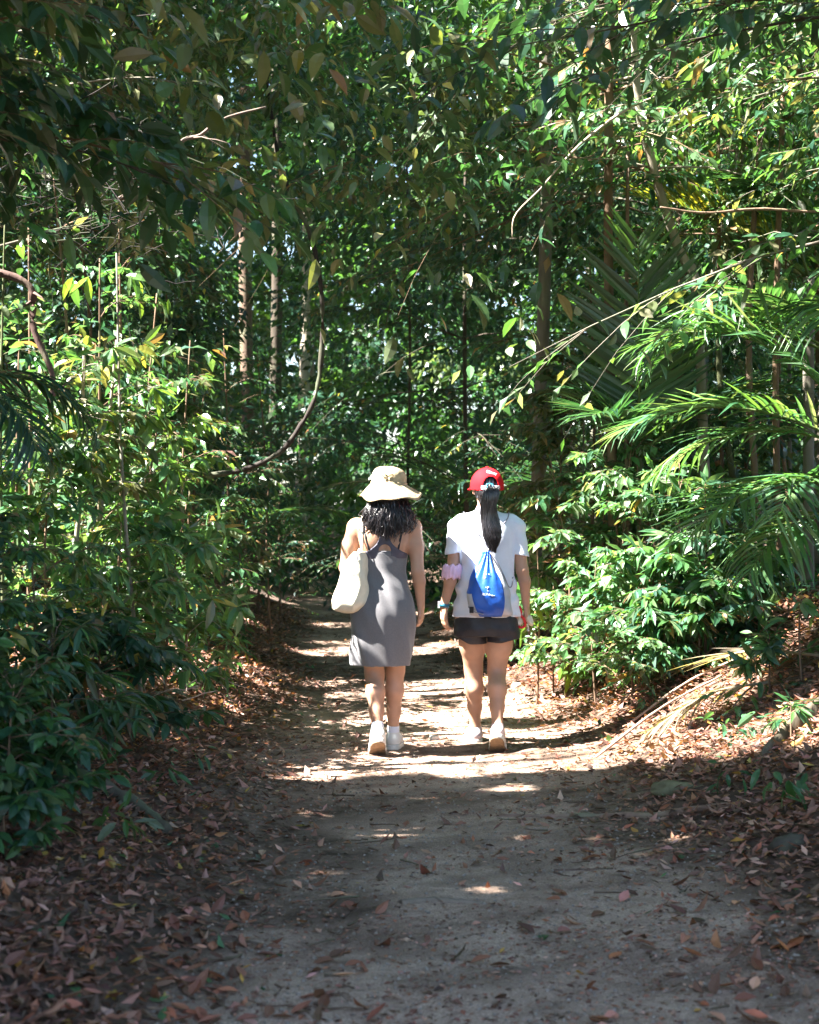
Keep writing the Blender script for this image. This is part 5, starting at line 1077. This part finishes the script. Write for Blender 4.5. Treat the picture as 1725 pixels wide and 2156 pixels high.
    dome = np.maximum(dome, -arch); brim = np.maximum(np.sqrt((xr / .095) ** 2 + ((yr - .10) / .105) ** 2) - 1, -(yr - .07) * 10) * .09; brim = np.maximum(brim, np.abs(Z - 1.545 + .5 * xr ** 2 / .1 * .3 + .08 * (yr - .1)) - .005)
    q.v = np.minimum(dome, brim).astype(np.float32); cap = link('cap', q.mesh('cap', M_RED), root)
    def capp(xr_, z, off=.002):                       # a point on the back of the cap
        zz = (z - 1.552) / .108; yy = -.118 * math.sqrt(max(0, 1 - (xr_ / .099) ** 2 - (zz if zz > 0 else 0) ** 2)) - off
        return np.array([c[0] + xr_ * math.cos(yaw) - yy * math.sin(yaw), c[1] + xr_ * math.sin(yaw) + yy * math.cos(yaw), z])
    ac = Acc(); ribbon(ac, [capp(x, 1.540, -.003) for x in np.linspace(-.056, .056, 13)], .012, .0018, (0, -1, 0)); st_ = link('cap_strap', ac.mesh('cap_strap', M_CORD), cap)
    for z in (1.532, 1.540, 1.548):
        ac = Acc(); ribbon(ac, [capp(x, z, .0005) for x in np.linspace(-.056, .056, 13)], .0022, .0012, (0, -1, 0)); link('stripe', ac.mesh('stripe', M_PRINT), st_)
    q = Field((-.03, -.03, 1.64), (.03, .03, 1.68), .003); q.ell((.003, 0, 1.661), (.012, .012, .006)); link('cap_button', q.mesh('cap_button', M_RED), cap)
    def text(body, size, fn, parent, mat, name, shear=.35):
        cu = bpy.data.curves.new(name, 'FONT'); cu.body = body; cu.size = 1; cu.align_x = 'CENTER'; cu.align_y = 'CENTER'; cu.shear = shear; cu.offset = .018; cu.resolution_u = 3; cu.extrude = .02
        t = bpy.data.objects.new(name, cu); COL.objects.link(t); dg = bpy.context.evaluated_depsgraph_get(); me = bpy.data.meshes.new_from_object(t.evaluated_get(dg)); bpy.data.objects.remove(t)
        for v in me.vertices: v.co = fn(v.co.x * size, v.co.y * size, v.co.z * size)
        me.materials.clear(); me.materials.append(mat); link(name, me, parent)
    text('Disney', .022, lambda x, y, z: capp(x + .010, 1.628 + y - .25 * x, .0015 + z * .5), cap, M_PRINT, 'cap_lettering')
    g = np.random.default_rng(3); cs = []; cl = curve_pts([(.012, -.118, 1.548), (.016, -.160, 1.520), (.014, -.158, 1.44), (.016, -.150, 1.34), (.022, -.158, 1.26), (.026, -.162, 1.17)], 7); wd = np.array([.014, .032, .042, .044, .052, .048, .012])
    for k in range(700):
        a = g.uniform(0, 6.28); rr = g.random() ** .3; L = g.uniform(.86, 1.03); pts = []
        for i in range(7): pts.append(cl[i] * 1 + np.array([math.cos(a) * rr * wd[i] + (.004 + .004 * rr) * math.sin(i * 1.9 + 2 * a) + .009 * math.sin(i * 1.25 + .5) + g.normal(0, .0025), math.sin(a) * rr * wd[i] * .55 + min(0, 0), (1 - L) * .38 * (i / 6)]))
        cs.append(pts)
    hair = strands(M_HAIR, cs, .0023, 12, 'hair', root)
    q = Field((-.12, -.21, 1.15), (.13, .14, 1.67), .006); q.ell((.003, -.004, 1.548), (.084, .102, .100)); q.chain(list(cl), list(wd * .42), .01); q.cone((0, -.06, 1.50), (0, -.05, 1.46), .055, .045, .03); X, Y, Z = q.all(); q.v = np.maximum(q.v, np.where(Y > .05, .1, -1)).astype(np.float32); q.v += (.003 * np.sin(X * 300 + Z * 20)).astype(np.float32); link('hair_mass', q.mesh('hair_mass', M_HAIR), hair)
    ac = Acc(); t = np.linspace(0, 2 * np.pi, 20); ac.tube(np.stack([.012 + .019 * np.cos(t), np.full(20, -.128) + .008 * np.sin(t), 1.549 + .013 * np.sin(t)], -1), .006, 6, cap=False); link('hair_tie', ac.mesh('hair_tie', M_TEAL), hair)
    # pink frill at the elbow, watch
    n = 72; m = 12; th = np.linspace(0, 2 * np.pi, n, endpoint=False); V = []
    for k in range(m):
        u = k / (m - 1); z = 1.088 - u * .082; p = np.array([-.197 - .012 * u, -.028, z]); rr = .047 + .010 * math.sin(u * math.pi) ** .5 + .004 * u + (.002 + .004 * abs(2 * u - 1)) * np.sin(th * 17 + 1.2 * np.sin(u * 4)) + .002 * np.sin(th * 29 + 5 * u); zz = z + .006 * np.sin(th * 7 + 1) * abs(2 * u - 1) + .003 * np.sin(th * 15)
        V.append(np.stack([p[0] + rr * np.cos(th), p[1] + rr * np.sin(th), zz], -1))
    i = np.arange(m - 1)[:, None] * n; j = np.arange(n)[None]; k = (j + 1) % n; fr = link('arm_frill', mesh_np('arm_frill', np.vstack(V), np.stack([i + k, i + j, i + n + j, i + n + k], -1).reshape(-1, 4), M_PINK), root); md = fr.modifiers.new('thickness', 'SOLIDIFY'); md.thickness = .003
    ac = Acc(); w_ = np.array(wL); u = unit(w_ - np.array(eL)); e1_ = unit(np.cross(u, [0, 1, 0])); e2_ = np.cross(u, e1_); t = np.linspace(0, 2 * np.pi, 28)
    ribbon_pts = [w_ + u * .0 + (e1_ * math.cos(a) + e2_ * math.sin(a)) * .0275 for a in t]; V = []
    for a, p in zip(t, ribbon_pts): rad = e1_ * math.cos(a) + e2_ * math.sin(a); V += [p - u * .011, p + u * .011, p + u * .011 + rad * .004, p - u * .011 + rad * .004]
    i = np.arange(27)[:, None] * 4; j = np.arange(4)[None]; k = (j + 1) % 4; ac.add(np.array(V), np.stack([i + j, i + k, i + 4 + k, i + 4 + j], -1).reshape(-1, 4)); wt = link('watch', ac.mesh('watch', M_TEAL), root)
    ac = Acc(); ac.box(w_ + np.array([-.031, .006, 0]), (.005, .016, .018)); link('watch_case', ac.mesh('watch_case', M_PRINT, False), wt)
    # drawstring bag on the back: a thing of its own
    o = np.array([.0, -.16, .79]); bag = empty('drawstring_bag', base + o, 'blue and silver drawstring bag on the back of the woman in white', 'bag')
    bs = [(.792, .012, -.175, .095, .030), (.806, .012, -.178, .124, .050), (.85, .010, -.182, .131, .064), (.93, .006, -.180, .122, .068), (1.02, -.002, -.170, .095, .058), (1.10, -.006, -.156, .052, .036), (1.155, -.008, -.150, .024, .022), (1.182, -.008, -.150, .016, .016)]
    wr = lambda X, Y, Z: .0045 * np.sin(np.arctan2(X, -(Y + .16)) * 10 + .6 * np.sin(Z * 9)) * sstep(.90, 1.10, Z) + .004 * np.sin(X * 45 + Z * 38) * (1 - sstep(.9, 1.0, Z))
    def panel(nm, mat, grow, mask):
        q = Field((-.15, -.27, .77), (.17, -.07, 1.20), .0045); q.loft([(z, a, b, r_ + grow, e + grow) for z, a, b, r_, e in bs], 0, 2.3, wr); X, Y, Z = q.all(); mk = mask(X, Y, Z)
        if mk is not None: q.v = np.maximum(q.v, mk).astype(np.float32)
        V, Fq = surf_nets(q.v, q.lo, q.h); return link(nm, mesh_np(nm, V - o, Fq, mat), bag)
    panel('bag_body', M_SILVER, 0, lambda X, Y, Z: None)
    def lens(X, Y, Z): t = np.clip((Z - .79) / .40, 0, 1); hw = .050 + .044 * np.abs(np.sin(np.clip(t * 1.35 + .05, 0, 1) * np.pi)) ** .7; return np.maximum(np.abs(X - .014 + .05 * t) - hw * np.where(t > .7, 1.0, 1.0), np.maximum(Y + .148, np.where(Z > 1.172, .02, -1)))
    bp_ = panel('blue_panel', M_BLUE, .0035, lens)
    panel('side_panel', M_BLUE, .0030, lambda X, Y, Z: np.maximum(np.maximum(X + .058 - .35 * np.clip(Z - .95, 0, 1) * .4, Y + .14), .925 + 1.1 * np.clip(X + .085, 0, 1) - Z))
    def bagp(x, z, off=.004):
        a, b, r_, e = [float(v) for v in dens(bs, np.array([z]))]; return np.array([x, b - (e + .0035) * max(0, 1 - abs((x - a) / (r_ + .0035)) ** 2.3) ** (1 / 2.3) - off, z]) - o
    for bd, x, z, s_ in [('RUN', -.012, 1.02, .014), ('WITH', .012, .99, .012), ('US', .0, .95, .02)][:0]: pass
    def marks(nm, rows):
        ac = Acc()
        for (x, z, w_, h_) in rows: ac.box(bagp(x, z, .005), (w_, .0012, h_))
        link(nm, ac.mesh(nm, M_PRINT, False), bp_)
    marks('print_row', [(-.022, 1.040, .006, .004), (-.014, 1.040, .003, .005), (.002, 1.040, .004, .003)]); marks('print_row', [(-.020, 1.020, .004, .003)]); marks('print_row', [(-.016, .966, .003, .002), (-.004, .968, .005, .003), (-.008, .960, .002, .005)]); marks('print_row', [(-.006, .945, .004, .0015)])
    text('RUN', .020, lambda x, y, z: Vector(bagp(x - .018, .925 + y, .006)), bp_, M_PRINT, 'bag_lettering', .25)
    marks('print_row', [(.008, .922, .006, .0015), (.020, .919, .004, .003), (.030, .918, .005, .001)])
    for nm, pts in (('cord', [(-.014, -.165, 1.175), (-.035, -.140, 1.225), (-.075, -.112, 1.30), (-.125, -.075, 1.362), (-.135, .0, 1.395), (-.13, .08, 1.32)]), ('cord', [(.0, -.165, 1.175), (.03, -.140, 1.225), (.072, -.112, 1.30), (.12, -.075, 1.362), (.13, .0, 1.395), (.125, .08, 1.32)]),
                    ('cord', [(.012, -.185, 1.165), (.055, -.195, 1.10), (.095, -.175, 1.02), (.120, -.145, .965), (.140, -.135, .968), (.146, -.132, 1.02)]), ('cord', [(-.115, -.20, .85), (-.085, -.235, .825), (-.03, -.245, .81)])):
        ac = Acc(); ac.tube(curve_pts([np.array(p) - o for p in pts], 26), .0035, 6); link(nm, ac.mesh(nm, M_CORD), bag)
    ac = Acc(); ac.box(np.array([-.098, -.232, .835]) - o, (.012, .003, .018), rotz(-.5)); link('corner_tab', ac.mesh('corner_tab', M_BLACKS, False), bag)
    # what the right hand holds: a folded pouch on a red wrist strap
    h = np.array([.225, .02, .80]); pc = empty('pouch', base + h, 'small pale pouch with red strap in the right hand of the woman in white', 'pouch')
    q = Field((-.06, -.06, -.10), (.08, .06, .05), .004); q.chain([(-.03, -.03, .0), (-.034, -.03, -.05)], [.020, .024], .01); q.chain([(.02, -.02, -.03), (.035, -.02, -.055)], [.022, .020], .01); X, Y, Z = q.all(); q.v += (.003 * np.sin(X * 160 + Z * 120)).astype(np.float32); link('pouch_body', q.mesh('pouch_body', M_TOTE), pc)
    ac = Acc(); ribbon(ac, curve_pts([(-.035, -.05, .045), (-.024, -.056, .015), (-.030, -.056, -.005), (-.008, -.058, -.03), (.0, -.056, -.065), (-.02, -.056, -.082), (-.04, -.05, -.075)], 22), .008, .002, (0, -1, .1)); link('red_strap', ac.mesh('red_strap', M_STRAPR), pc)
    ac = Acc(); ac.tube(curve_pts([(.015, -.03, -.06), (.02, -.03, -.09), (.018, -.03, -.105)], 8), [.005] * 5 + [.008, .010, .009], 6); link('tassel', ac.mesh('tassel', M_TOTE), pc)
woman_shirt()
